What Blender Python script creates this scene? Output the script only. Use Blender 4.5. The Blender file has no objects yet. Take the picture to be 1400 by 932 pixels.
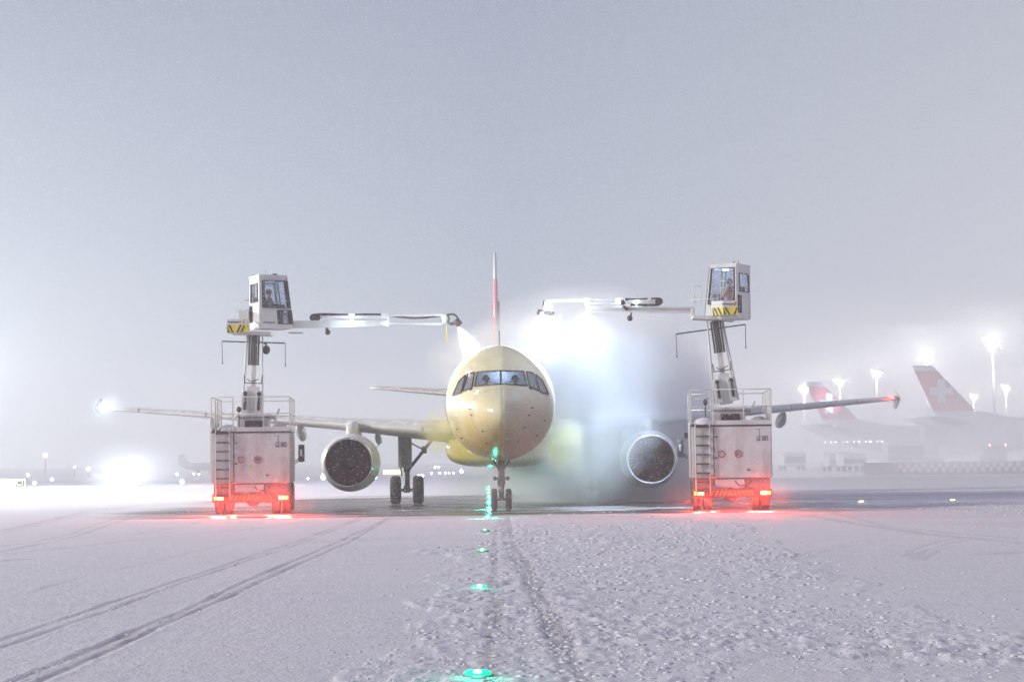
import bpy, bmesh, math, random
import numpy as np
from mathutils import Vector, Matrix, Euler
from mathutils.geometry import tessellate_polygon
R = math.radians
random.seed(7)
rng = np.random.default_rng(11)
sc = bpy.context.scene
col = sc.collection

# ------------------------------------------------------------------ camera, world, sun, exposure
F, CH = 3000.0, 1.8
PITCH, ROLL = math.atan(161 / F), R(-0.7)
CAMM = Matrix.Translation((0, 0, CH)) @ (Matrix.Rotation(R(90) + PITCH, 4, 'X') @ Matrix.Rotation(ROLL, 4, 'Z'))
cd = bpy.data.cameras.new('camera'); cam = bpy.data.objects.new('camera', cd); col.objects.link(cam)
cam.matrix_world = CAMM
cd.sensor_width = 36; cd.lens = 36 * F / 1400; cd.clip_start = .2; cd.clip_end = 4000
sc.camera = cam

w = bpy.data.worlds.new('World'); sc.world = w; w.use_nodes = True
nt = w.node_tree; N = nt.nodes; L = nt.links; N.clear()
out = N.new('ShaderNodeOutputWorld'); bg = N.new('ShaderNodeBackground')
tc = N.new('ShaderNodeTexCoord'); sep = N.new('ShaderNodeSeparateXYZ'); L.new(tc.outputs['Generated'], sep.inputs[0])
# snow-filled night sky over a lit airport: lavender overhead, paler towards the lit horizon on both sides
def mth(nt, op, a, b=None, clamp=False):
    n = nt.nodes.new('ShaderNodeMath'); n.operation = op; n.use_clamp = clamp
    for i, v in enumerate((a, b)):
        if v is None: continue
        if isinstance(v, (int, float)): n.inputs[i].default_value = v
        else: nt.links.new(v, n.inputs[i])
    return n.outputs[0]
el = mth(nt, 'MAXIMUM', sep.outputs['Z'], 0.0)
low = mth(nt, 'POWER', mth(nt, 'SUBTRACT', 1.0, el, True), 14.0); low2 = mth(nt, 'POWER', mth(nt, 'SUBTRACT', 1.0, el, True), 4.0)
sideR = mth(nt, 'MULTIPLY', low2, mth(nt, 'MULTIPLY', mth(nt, 'ADD', sep.outputs['X'], 0.0), 4.0, True))
sideL = mth(nt, 'MULTIPLY', low, mth(nt, 'MULTIPLY', mth(nt, 'MULTIPLY', sep.outputs['X'], -1.0), 4.0, True))
def mixc(nt, fac, a, b):
    n = nt.nodes.new('ShaderNodeMix'); n.data_type = 'RGBA'; n.clamp_factor = True
    for s, v in ((n.inputs[0], fac), (n.inputs[6], a), (n.inputs[7], b)):
        if isinstance(v, tuple): s.default_value = (*v, 1) if len(v) == 3 else v
        elif isinstance(v, (int, float)): s.default_value = v
        else: nt.links.new(v, s)
    return n.outputs[2]
c = mixc(nt, mth(nt, 'POWER', mth(nt, 'SUBTRACT', 1.0, el, True), 2.0), (.20, .20, .30), (.395, .475, .59))
c = mixc(nt, sideR, c, (.66, .67, .73)); c = mixc(nt, sideL, c, (.86, .94, 1.02))
L.new(c, bg.inputs['Color']); bg.inputs['Strength'].default_value = 1.0
L.new(bg.outputs[0], out.inputs['Surface'])

sd = bpy.data.lights.new('apron_floodlight_glow', 'SUN'); sun = bpy.data.objects.new('apron_floodlight_glow', sd); col.objects.link(sun)
sd.energy = 3.1; sd.angle = R(9); sd.color = (1.0, .95, .84)
sun.rotation_euler = Vector((-1.0, -.30, .35)).to_track_quat('Z', 'Y').to_euler()

sc.view_settings.view_transform = 'Standard'; sc.view_settings.look = 'None'; sc.view_settings.gamma = 1
sc.view_settings.exposure = 0.0; sc.view_settings.use_curve_mapping = False
sc.render.engine = 'CYCLES'
cy = sc.cycles
cy.max_bounces = 12; cy.diffuse_bounces = 3; cy.glossy_bounces = 3; cy.transmission_bounces = 4; cy.transparent_max_bounces = 12
cy.volume_bounces = 8; cy.use_denoising = True; cy.sample_clamp_indirect = 4; cy.sample_clamp_direct = 0
cy.caustics_reflective = False; cy.caustics_refractive = False; cy.volume_max_steps = 256

def ray(px, py): return (CAMM.to_3x3() @ Vector(((px - 700) / F, -(py - 466) / F, -1)))
def at(px, py, Y):                      # point of the photo's (px, py) at ground distance Y
    d = ray(px, py); return Vector((0, 0, CH)) + d * (Y / d.y)
def gr(px, py):                         # the same on the ground
    d = ray(px, py); return Vector((0, 0, CH)) + d * (-CH / d.z)

# ------------------------------------------------------------------ materials
def M(name, rgb, rough=.5, metal=0., var=.1, scale=3., snow=0., bump=0., spec=.5, emit=None, es=0., stretch=(1, 1, 1), dirt=None):
    m = bpy.data.materials.new(name); m.use_nodes = True; nt = m.node_tree; N, L = nt.nodes, nt.links
    b = N['Principled BSDF']; b.inputs['Roughness'].default_value = rough; b.inputs['Metallic'].default_value = metal
    b.inputs['Specular IOR Level'].default_value = spec
    tc = N.new('ShaderNodeTexCoord'); mp = N.new('ShaderNodeMapping'); mp.inputs['Scale'].default_value = stretch
    L.new(tc.outputs['Object'], mp.inputs[0])
    no = N.new('ShaderNodeTexNoise'); no.inputs['Scale'].default_value = scale; no.inputs['Detail'].default_value = 6; no.inputs['Roughness'].default_value = .62
    L.new(mp.outputs[0], no.inputs['Vector'])
    rp = N.new('ShaderNodeValToRGB'); rp.color_ramp.elements[0].position = .3; rp.color_ramp.elements[1].position = .7
    lo = tuple(max(0, c * (1 - var * 1.5)) for c in rgb); hi = tuple(min(.95, c * (1 + var)) for c in rgb)
    rp.color_ramp.elements[0].color = (*lo, 1); rp.color_ramp.elements[1].color = (*hi, 1)
    L.new(no.outputs['Fac'], rp.inputs[0]); c = rp.outputs[0]
    if dirt:
        n2 = N.new('ShaderNodeTexNoise'); n2.inputs['Scale'].default_value = dirt[1]; n2.inputs['Detail'].default_value = 8
        m2 = N.new('ShaderNodeMapping'); m2.inputs['Scale'].default_value = dirt[3] if len(dirt) > 3 else (1, 1, .25)
        L.new(tc.outputs['Object'], m2.inputs[0]); L.new(m2.outputs[0], n2.inputs['Vector'])
        f = mth(nt, 'MULTIPLY', mth(nt, 'SUBTRACT', n2.outputs['Fac'], .5), dirt[2], True)
        c = mixc(nt, f, c, dirt[0])
    if snow:
        ge = N.new('ShaderNodeNewGeometry'); sp = N.new('ShaderNodeSeparateXYZ'); L.new(ge.outputs['Normal'], sp.inputs[0])
        n3 = N.new('ShaderNodeTexNoise'); n3.inputs['Scale'].default_value = 5; L.new(tc.outputs['Object'], n3.inputs['Vector']); n3.inputs['Detail'].default_value = 6
        f = mth(nt, 'MULTIPLY', mth(nt, 'SUBTRACT', mth(nt, 'ADD', mth(nt, 'MULTIPLY', sp.outputs['Z'], snow), n3.outputs['Fac']), 1.0), 5.0, True)
        c = mixc(nt, f, c, (.82, .83, .86))
        L.new(mth(nt, 'MAXIMUM', mth(nt, 'MULTIPLY', f, .8), rough), b.inputs['Roughness'])
    else:
        L.new(mth(nt, 'ADD', mth(nt, 'MULTIPLY', no.outputs['Fac'], .2), rough - .1, True), b.inputs['Roughness'])
    L.new(c, b.inputs['Base Color'])
    if bump:
        bp = N.new('ShaderNodeBump'); bp.inputs['Strength'].default_value = bump; bp.inputs['Distance'].default_value = .02
        L.new(no.outputs['Fac'], bp.inputs['Height']); L.new(bp.outputs[0], b.inputs['Normal'])
    if emit:
        b.inputs['Emission Color'].default_value = (*emit, 1); b.inputs['Emission Strength'].default_value = es
    return m
def emitter(name, rgb, s):
    return M(name, tuple(min(.8, c) for c in rgb), .4, emit=rgb, es=s, var=.02)

WHITE = M('white_paint', (.68, .67, .66), .38, var=.06, scale=2, snow=.62, dirt=((.35, .31, .28), 1.6, 1.6))
TANK = M('tank_paint', (.64, .62, .63), .42, var=.10, scale=2.5, snow=.6, dirt=((.26, .20, .18), 1.3, 3.0, (1.2, 1.2, .35)))
RAIL = M('rail_paint', (.66, .65, .62), .45, var=.08, snow=.6)
STEEL = M('dull_steel', (.20, .175, .165), .45, .6, var=.2, scale=8, snow=.55)
DARK = M('dark_metal', (.06, .04, .036), .55, .2, var=.35, scale=9, snow=.35)
HOSE = M('black_hose', (.07, .05, .045), .6, var=.3, scale=20, snow=.5, bump=.4)
RUBBER = M('tyre_rubber', (.04, .028, .025), .8, var=.4, scale=14, snow=.25, bump=.5, dirt=((.32, .30, .30), 9, 1.3, (1, 1, 1)))
FRAME = M('window_rubber', (.06, .045, .045), .6, var=.2)
BLACKP = M('black_lettering', (.05, .045, .05), .5, var=.2)
REDP = M('red_paint', (.55, .05, .05), .45, var=.1)
ORANGE = M('orange_paint', (.8, .30, .05), .45, var=.1)
YELP = M('yellow_paint', (.80, .66, .03), .45, var=.12)
WINGTOP = M('wing_paint', (.62, .61, .60), .35, var=.08, scale=.8, snow=.6, dirt=((.33, .29, .26), .8, 1.7, (1, 2, 1)))
GREYP = M('grey_paint', (.40, .39, .38), .4, var=.15, snow=.5, dirt=((.2, .17, .15), 3, 1.5))
CHROME = M('bare_metal_lip', (.72, .72, .74), .22, .85, var=.08, scale=4, dirt=((.45, .4, .36), 5, 1.0, (1, 1, 1)))
TAILRED = M('tail_red', (.56, .035, .05), .4, var=.1, scale=1.5, dirt=((.75, .7, .7), 3.2, 4.0, (1, 2.5, .4)))
FARRED = M('far_tail_red', (.58, .05, .08), .45, var=.05)
FARWHITE = M('far_white_paint', (.62, .62, .64), .45, var=.05)
FARGREY = M('far_grey_paint', (.28, .28, .31), .5, var=.1)
CONC = M('barrier_concrete', (.42, .38, .40), .8, var=.12)
CHKR = M('barrier_red', (.30, .14, .17), .7, var=.12)
SNOWM = M('settled_snow', (.66, .65, .73), .85, var=.06, scale=6, bump=.6)
JACKET = M('orange_red_jacket', (.75, .12, .07), .8, var=.12)
SHIRT = M('dark_shirt', (.05, .045, .05), .8, var=.2)
SKIN = M('skin', (.50, .30, .22), .55, var=.06)
HAIR = M('dark_hair', (.03, .022, .018), .7, var=.2)
SEATM = M('seat_cloth', (.06, .06, .07), .8, var=.2)
INTER = M('cockpit_lining', (.38, .46, .56), .7, var=.1)

def glass(name, tint=(.8, .85, .9), tr=.75):
    m = bpy.data.materials.new(name); m.use_nodes = True; nt = m.node_tree; N, L = nt.nodes, nt.links; N.clear()
    o = N.new('ShaderNodeOutputMaterial'); t = N.new('ShaderNodeBsdfTransparent'); t.inputs[0].default_value = (*tint, 1)
    g = N.new('ShaderNodeBsdfPrincipled'); g.inputs['Base Color'].default_value = (.35, .36, .38, 1); g.inputs['Roughness'].default_value = .18
    no = N.new('ShaderNodeTexNoise'); no.inputs['Scale'].default_value = 6; no.inputs['Detail'].default_value = 5
    tc = N.new('ShaderNodeTexCoord'); L.new(tc.outputs['Object'], no.inputs['Vector'])
    f = mth(nt, 'MULTIPLY', mth(nt, 'SUBTRACT', 1.35, no.outputs['Fac'], True), tr, True)
    mx = N.new('ShaderNodeMixShader'); L.new(f, mx.inputs[0]); L.new(g.outputs[0], mx.inputs[1]); L.new(t.outputs[0], mx.inputs[2])
    L.new(mx.outputs[0], o.inputs['Surface']); return m
GLASS = glass('cab_glass', (.92, .95, 1), .95); COCKGL = glass('windshield_glass', (.85, .9, 1), .95); SIDEGL = glass('side_window_glass', (.5, .52, .6), .55)

# fuselage: white paint under a film of yellow anti-icing fluid that runs down towards the belly
def fuselage_mat():
    m = M('fuselage_paint', (.80, .74, .50), .30, var=.05, scale=.9); nt = m.node_tree; N, L = nt.nodes, nt.links
    b = N['Principled BSDF']; src = b.inputs['Base Color'].links[0].from_socket
    tc = N.new('ShaderNodeTexCoord'); sp = N.new('ShaderNodeSeparateXYZ'); L.new(tc.outputs['Object'], sp.inputs[0])
    no = N.new('ShaderNodeTexNoise'); no.inputs['Scale'].default_value = .9; no.inputs['Detail'].default_value = 7
    mp = N.new('ShaderNodeMapping'); mp.inputs['Scale'].default_value = (1.6, .7, .45); L.new(tc.outputs['Object'], mp.inputs[0]); L.new(mp.outputs[0], no.inputs['Vector'])
    lowz = mth(nt, 'MULTIPLY', mth(nt, 'SUBTRACT', 3.5, sp.outputs['Z']), .55, True)
    f = mth(nt, 'MULTIPLY', mth(nt, 'ADD', mth(nt, 'MULTIPLY', lowz, 1.2), mth(nt, 'SUBTRACT', no.outputs['Fac'], .36)), 1.2, True)
    c = mixc(nt, f, src, (.62, .52, .13))
    n2 = N.new('ShaderNodeTexNoise'); n2.inputs['Scale'].default_value = 2.2; n2.inputs['Detail'].default_value = 8; n2.inputs['Roughness'].default_value = .7
    m2 = N.new('ShaderNodeMapping'); m2.inputs['Scale'].default_value = (1.5, .5, .8); m2.inputs['Rotation'].default_value = (0, R(25), 0)
    L.new(tc.outputs['Object'], m2.inputs[0]); L.new(m2.outputs[0], n2.inputs['Vector'])
    c = mixc(nt, mth(nt, 'MULTIPLY', mth(nt, 'SUBTRACT', n2.outputs['Fac'], .5), 2.6, True), c, (.55, .52, .36))
    # unlit half past the nose centreline: shade painted in as darker, rougher skin
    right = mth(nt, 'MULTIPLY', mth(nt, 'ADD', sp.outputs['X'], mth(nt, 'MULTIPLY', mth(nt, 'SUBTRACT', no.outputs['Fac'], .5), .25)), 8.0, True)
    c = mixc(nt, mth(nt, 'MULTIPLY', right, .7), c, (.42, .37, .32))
    L.new(c, b.inputs['Base Color'])
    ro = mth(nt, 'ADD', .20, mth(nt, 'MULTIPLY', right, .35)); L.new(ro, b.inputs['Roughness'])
    bp = N.new('ShaderNodeBump'); bp.inputs['Strength'].default_value = .25; bp.inputs['Distance'].default_value = .03
    L.new(n2.outputs['Fac'], bp.inputs['Height']); L.new(bp.outputs[0], b.inputs['Normal'])
    return m
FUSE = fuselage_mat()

# ------------------------------------------------------------------ mesh helpers
WM = {}                                                  # world matrix of every root
def wm(o):
    while o is not None and o.name not in WM: o = o.parent
    return WM[o.name] if o is not None else Matrix()
def tag(o, label=None, cat=None, group=None, kind=None):
    for k, v in (('label', label), ('category', cat), ('group', group), ('kind', kind)):
        if v: o[k] = v
    return o
def thing(name, loc, label, cat, group=None, rz=0.):
    o = bpy.data.objects.new(name, None); col.objects.link(o); o.empty_display_size = .3
    o.location = loc; o.rotation_euler = (0, 0, rz)
    WM[o.name] = Matrix.Translation(loc) @ Matrix.Rotation(rz, 4, 'Z')
    return tag(o, label, cat, group)
class MB:
    def __init__(s, T=None): s.v = []; s.f = []; s.mi = []; s.T = T or Matrix(); s.smooth = []; s.cur = 0
    def add(s, vs, fs, smooth=False):
        n = len(s.v); s.v += [s.T @ Vector(p) for p in vs]; s.f += [[i + n for i in f] for f in fs]
        s.smooth += [smooth] * len(fs); s.mi += [s.cur] * len(fs); return s
    def box(s, c, d, rot=None):
        hx, hy, hz = d[0] / 2, d[1] / 2, d[2] / 2; rot = rot or Matrix.Identity(3); c = Vector(c)
        vs = [c + rot @ Vector((x * hx, y * hy, z * hz)) for x in (-1, 1) for y in (-1, 1) for z in (-1, 1)]
        return s.add(vs, [(0, 1, 3, 2), (4, 6, 7, 5), (0, 4, 5, 1), (2, 3, 7, 6), (0, 2, 6, 4), (1, 5, 7, 3)])
    def b2(s, x0, x1, y0, y1, z0, z1): return s.box(((x0 + x1) / 2, (y0 + y1) / 2, (z0 + z1) / 2), (abs(x1 - x0), abs(y1 - y0), abs(z1 - z0)))
    def frame(s, p, q):
        d = (q - p).normalized(); a = Vector((0, 0, 1)) if abs(d.z) < .9 else Vector((0, 1, 0))
        u = d.cross(a).normalized(); return d, u, u.cross(d).normalized()
    def bar(s, p, q, wd, ht=None):                       # square bar
        p, q = Vector(p), Vector(q); ht = ht or wd; d, u, v = s.frame(p, q)
        vs = [e + u * a * wd / 2 + v * b * ht / 2 for e in (p, q) for a, b in ((-1, -1), (1, -1), (1, 1), (-1, 1))]
        return s.add(vs, [(0, 1, 2, 3), (7, 6, 5, 4), (0, 4, 5, 1), (1, 5, 6, 2), (2, 6, 7, 3), (3, 7, 4, 0)])
    def tube(s, p, q, r, r2=None, n=10, cap=True):
        p, q = Vector(p), Vector(q); r2 = r if r2 is None else r2; d, u, v = s.frame(p, q)
        vs = [e + (u * math.cos(t) + v * math.sin(t)) * rr for e, rr in ((p, r), (q, r2)) for t in [2 * math.pi * i / n for i in range(n)]]
        s.add(vs, [(i, (i + 1) % n, n + (i + 1) % n, n + i) for i in range(n)], True)
        if cap: k = len(s.v); s.f += [list(range(k - 2 * n, k - n))[::-1], list(range(k - n, k))]; s.smooth += [False] * 2; s.mi += [s.cur] * 2
        return s
    def path(s, pts, r, n=8):
        for a, b in zip(pts[:-1], pts[1:]): s.tube(a, b, r, r, n)
        return s
    def ball(s, c, r, n=12, sc3=(1, 1, 1)):
        c = Vector(c); vs = []; fs = []; m = n // 2
        for j in range(m + 1):
            for i in range(n):
                t, ph = 2 * math.pi * i / n, math.pi * j / m
                vs.append(c + Vector((r * sc3[0] * math.sin(ph) * math.cos(t), r * sc3[1] * math.sin(ph) * math.sin(t), r * sc3[2] * math.cos(ph))))
        for j in range(m):
            for i in range(n): fs.append((j * n + i, (j + 1) * n + i, (j + 1) * n + (i + 1) % n, j * n + (i + 1) % n))
        return s.add(vs, fs, True)
    def rings(s, rs, cap0=True, cap1=True, smooth=True):
        n = len(rs[0]); vs = [p for r in rs for p in r]
        fs = [(j * n + i, j * n + (i + 1) % n, (j + 1) * n + (i + 1) % n, (j + 1) * n + i) for j in range(len(rs) - 1) for i in range(n)]
        s.add(vs, fs, smooth); k = len(s.v)
        if cap0: s.f.append(list(range(k - n * len(rs), k - n * len(rs) + n))[::-1]); s.smooth.append(False); s.mi.append(s.cur)
        if cap1: s.f.append(list(range(k - n, k))); s.smooth.append(False); s.mi.append(s.cur)
        return s
    def lathe(s, c, prof, axis='Y', n=40, cap0=False, cap1=False):     # prof: (along, radius)
        c = Vector(c); rs = []
        for a, r in prof:
            ring = []
            for i in range(n):
                t = 2 * math.pi * i / n
                ring.append(c + (Vector((r * math.cos(t), a, r * math.sin(t))) if axis == 'Y' else Vector((a, r * math.cos(t), r * math.sin(t))) if axis == 'X' else Vector((r * math.cos(t), r * math.sin(t), a))))
            rs.append(ring)
        return s.rings(rs, cap0, cap1)
    def prism(s, poly, off):                             # closed polygon of 3D points extruded by off
        off = Vector(off); a = [Vector(p) for p in poly]; n = len(a)
        vs = [p - off / 2 for p in a] + [p + off / 2 for p in a]
        tr = tessellate_polygon([a])
        fs = [tuple(t) for t in tr] + [tuple(i + n for i in reversed(t)) for t in tr] + [(i, (i + 1) % n, n + (i + 1) % n, n + i) for i in range(n)]
        return s.add(vs, fs)
    def build(s, name, mats, parent=None, bevel=0., fix=True):
        me = bpy.data.meshes.new(name); iv = wm(parent).inverted() if parent is not None else Matrix()
        me.from_pydata([iv @ p for p in s.v], [], s.f)
        mats = mats if isinstance(mats, (list, tuple)) else [mats]
        for m in mats: me.materials.append(m)
        me.polygons.foreach_set('use_smooth', s.smooth); me.polygons.foreach_set('material_index', s.mi)
        if fix:
            bm = bmesh.new(); bm.from_mesh(me); bmesh.ops.recalc_face_normals(bm, faces=bm.faces); bm.to_mesh(me); bm.free()
        me.update(); o = bpy.data.objects.new(name, me); col.objects.link(o); o.parent = parent
        if bevel:
            b = o.modifiers.new('bevel', 'BEVEL'); b.width = bevel; b.segments = 2; b.limit_method = 'ANGLE'
        return o
def copy_tree(o, parent=None):
    c = o.copy(); col.objects.link(c)
    if parent is not None: c.parent = parent
    for ch in [x for x in col.objects if x.parent == o]: copy_tree(ch, c)
    return c
def text(s, size, name, mat, parent, T, th=.003):        # T maps local x right, y up, z out of the plate
    cu = bpy.data.curves.new('t', 'FONT'); cu.body = s; cu.size = size; cu.extrude = th; cu.align_x = 'CENTER'; cu.align_y = 'CENTER'; cu.offset = size * .012
    to = bpy.data.objects.new('t', cu); col.objects.link(to); dg = bpy.context.evaluated_depsgraph_get(); dg.update()
    me = bpy.data.meshes.new_from_object(to.evaluated_get(dg)); bpy.data.objects.remove(to)
    me.transform(wm(parent).inverted() @ T); me.materials.clear(); me.materials.append(mat); me.name = name
    o = bpy.data.objects.new(name, me); col.objects.link(o); o.parent = parent; return o
def basis(o, x, y, z=None):
    x, y = Vector(x).normalized(), Vector(y).normalized(); z = Vector(z) if z else x.cross(y)
    return Matrix(((x.x, y.x, z.x, o[0]), (x.y, y.y, z.y, o[1]), (x.z, y.z, z.z, o[2]), (0, 0, 0, 1)))
def lamp(name, kind, loc, energy, color, parent=None, radius=.1, aim=None, spot=None, size=None):
    ld = bpy.data.lights.new(name, kind); ld.energy = energy; ld.color = color
    if kind in ('POINT', 'SPOT'): ld.shadow_soft_size = radius
    if kind == 'AREA': ld.size = size or .3
    if spot: ld.spot_size = R(spot); ld.spot_blend = .6
    o = bpy.data.objects.new(name, ld); col.objects.link(o); o.parent = parent
    q = (Vector(aim)).to_track_quat('-Z', 'Y') if aim is not None else Euler((0, 0, 0)).to_quaternion()
    m = Matrix.Translation(loc) @ q.to_matrix().to_4x4()
    o.matrix_basis = (wm(parent).inverted() @ m) if parent is not None else m
    return o

# ------------------------------------------------------------------ ground
def vn(x, y, seed):
    xi, yi = np.floor(x).astype(np.int64), np.floor(y).astype(np.int64); fx, fy = x - xi, y - yi
    fx = fx * fx * (3 - 2 * fx); fy = fy * fy * (3 - 2 * fy)
    def h(a, b):
        n = (a * 374761393 + b * 668265263 + seed * 974711) & 0xffffffff; n = ((n ^ (n >> 13)) * 1274126177) & 0xffffffff
        return ((n ^ (n >> 16)) & 0xffff) / 65535.
    return (h(xi, yi) * (1 - fx) + h(xi + 1, yi) * fx) * (1 - fy) + (h(xi, yi + 1) * (1 - fx) + h(xi + 1, yi + 1) * fx) * fy
def fbm(x, y, seed, o=4):
    s = 0; a = .5
    for k in range(o): s = s + a * vn(x * 2 ** k + 17 * k, y * 2 ** k - 9 * k, seed + k); a /= 2
    return s
z5 = lambda P: [(x / 2.5, 640 + y / 2.5) for x, y in P]
z4 = lambda P: [(560 + x / 2.807, 600 + y / 2.807) for x, y in P]
z6 = lambda P: [(760 + x / 2.1875, 640 + y / 2.1875) for x, y in P]
RUTS = [  # pixel polylines turned into ground polylines: (points, half width m, depth m, darkness)
 (z5([(40, 730), (280, 630), (480, 545), (640, 480), (800, 405), (950, 340), (1100, 275), (1190, 235), (1330, 170)]), .085, .035, .8),
 (z5([(130, 730), (280, 662), (430, 592), (620, 505), (800, 430), (920, 375), (1060, 310), (1200, 248), (1320, 178)]), .085, .035, .75),
 (z5([(85, 730), (280, 645), (450, 568), (630, 492), (800, 418), (950, 352)]), .05, .02, .4),
 (z5([(0, 585), (200, 520), (380, 455), (560, 400), (740, 340), (900, 285), (1000, 255), (1230, 170)]), .075, .025, .6),
 (z5([(0, 610), (240, 530), (640, 385), (860, 310), (1010, 262), (1240, 172)]), .065, .025, .55),
 (z5([(0, 450), (300, 365), (420, 340), (600, 300), (760, 260), (880, 230)]), .06, .012, .35),
 (z5([(0, 265), (120, 250), (240, 225), (330, 190), (430, 160), (520, 140)]), .12, .02, .5),
 (z5([(0, 285), (110, 262), (250, 235), (450, 165), (540, 148)]), .12, .02, .5),
 (z5([(0, 215), (150, 180), (300, 145), (480, 130), (690, 120)]), .18, .02, .6),
 (z5([(0, 225), (150, 188), (310, 150), (480, 134)]), .12, .02, .4),
 (z5([(0, 292), (250, 268), (560, 232), (800, 212), (1030, 185)]), .16, .01, .32),
 (z5([(280, 236), (480, 222), (640, 195), (730, 165)]), .1, .01, .35),
 (z5([(1010, 250), (1200, 243), (1400, 235)]), .4, .01, .28),
 (z4([(375, 300), (400, 400), (450, 480), (490, 580), (560, 700), (600, 800), (660, 932), (700, 1000)]), .15, .035, .7),
 (z4([(345, 300), (370, 400), (420, 490), (460, 590), (520, 700), (555, 800), (600, 932), (620, 1000)]), .10, .025, .6),
 (z4([(330, 330), (330, 450), (325, 600), (315, 760), (305, 932)]), .10, .02, .5),
 (z4([(385, 210), (420, 250), (460, 290)]), .5, .0, .7),
 (z6([(740, 260), (800, 236), (900, 218), (1030, 206)]), .1, .01, .35), (z6([(760, 268), (820, 243), (900, 228), (990, 216)]), .1, .01, .3),
 (z6([(1050, 262), (1090, 236), (1150, 218), (1230, 206)]), .1, .012, .4), (z6([(1075, 268), (1110, 244), (1170, 226), (1240, 214)]), .1, .012, .4), (z6([(1100, 272), (1140, 250), (1180, 234)]), .1, .01, .35),
 (z6([(560, 118), (760, 140), (900, 165), (1100, 195), (1400, 222), (1500, 228)]), .28, .02, .5),
 (z6([(820, 130), (1000, 175), (1200, 196), (1400, 210)]), .2, .01, .35),
 (z6([(1300, 255), (1400, 250), (1480, 250)]), .5, .0, .35),
 (z6([(700, 84), (950, 82), (1200, 79), (1400, 76), (1500, 75)]), .8, .0, .9),
 ([(0, 766), (35, 764)], .25, .0, .8), ([(400, 742), (560, 735), (760, 742)], .5, .0, .2),
]
CLUMP = [(640, 745), (700, 722), (760, 712), (880, 705), (960, 712), (1040, 735), (1100, 768), (1200, 798), (1300, 828), (1400, 852), (1480, 880), (1480, 960), (520, 960), (470, 915), (560, 870), (600, 830), (560, 790)]
CLUMP2 = [(1225, 693), (1300, 686), (1420, 684), (1500, 684), (1500, 712), (1400, 706), (1300, 702)]
def to_px(x, y):
    Ri = CAMM.to_3x3().inverted()
    X = Ri[0][0] * x + Ri[0][1] * y + Ri[0][2] * -CH; Y = Ri[1][0] * x + Ri[1][1] * y + Ri[1][2] * -CH; Z = Ri[2][0] * x + Ri[2][1] * y + Ri[2][2] * -CH
    Z = np.where(Z > -1, -1, Z); return 700 + F * X / -Z, 466 - F * Y / -Z
def inpoly(px, py, poly):
    r = np.zeros(px.shape, bool); n = len(poly)
    for i in range(n):
        (x1, y1), (x2, y2) = poly[i], poly[(i + 1) % n]
        cnd = ((y1 > py) != (y2 > py)); r ^= cnd & (px < (x2 - x1) * (py - y1) / ((y2 - y1) or 1e-9) + x1)
    return r
def clump_mask(x, y):
    px, py = to_px(x, y); k = np.clip(y, 10, 200)
    jx = (fbm(x * .35, y * .16, 3) - .47) * 9000 / k; jy = (fbm(x * .35 + 50, y * .16, 5) - .47) * 4500 / k * 2.2 * 20 / k
    m = inpoly(px + jx, py + jy, CLUMP) | inpoly(px, py, CLUMP2)
    m = m & (y > 15) & (y < 95)
    return m * (0.16 + 1.5 * np.clip(fbm(x * .5, y * .3, 31) - .3, 0, 1)) + (y < 62) * (x > -3) * .03
def wet_mask(x, y):
    n = fbm(x * .10, y * .35, 61); n2 = fbm(x * .35, y * 1.2, 71)
    xc = (-9.5 < x) * 1.
    yf = 70.3 + .35 * (vn(x * .8, y * 0, 5) - .5) + np.clip(-x - 7, 0, 50) * .2
    yb = 112 + 14 * (n - .5) - np.clip(np.abs(x) - 8, 0, 30) * 1.0
    f = np.clip((y - yf) / .5, 0, 1) * np.clip((yb - y) / 5, 0, 1)
    f *= np.clip((x + 14.5 + 5 * (n - .5)) / 3, 0, 1) * np.clip((13.5 + 16 * (n - .5) - x) / 6, 0, 1)
    return f * np.clip(.55 + 2.2 * (n2 - .33) + .5 * (n - .5), .15, 1)
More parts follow.
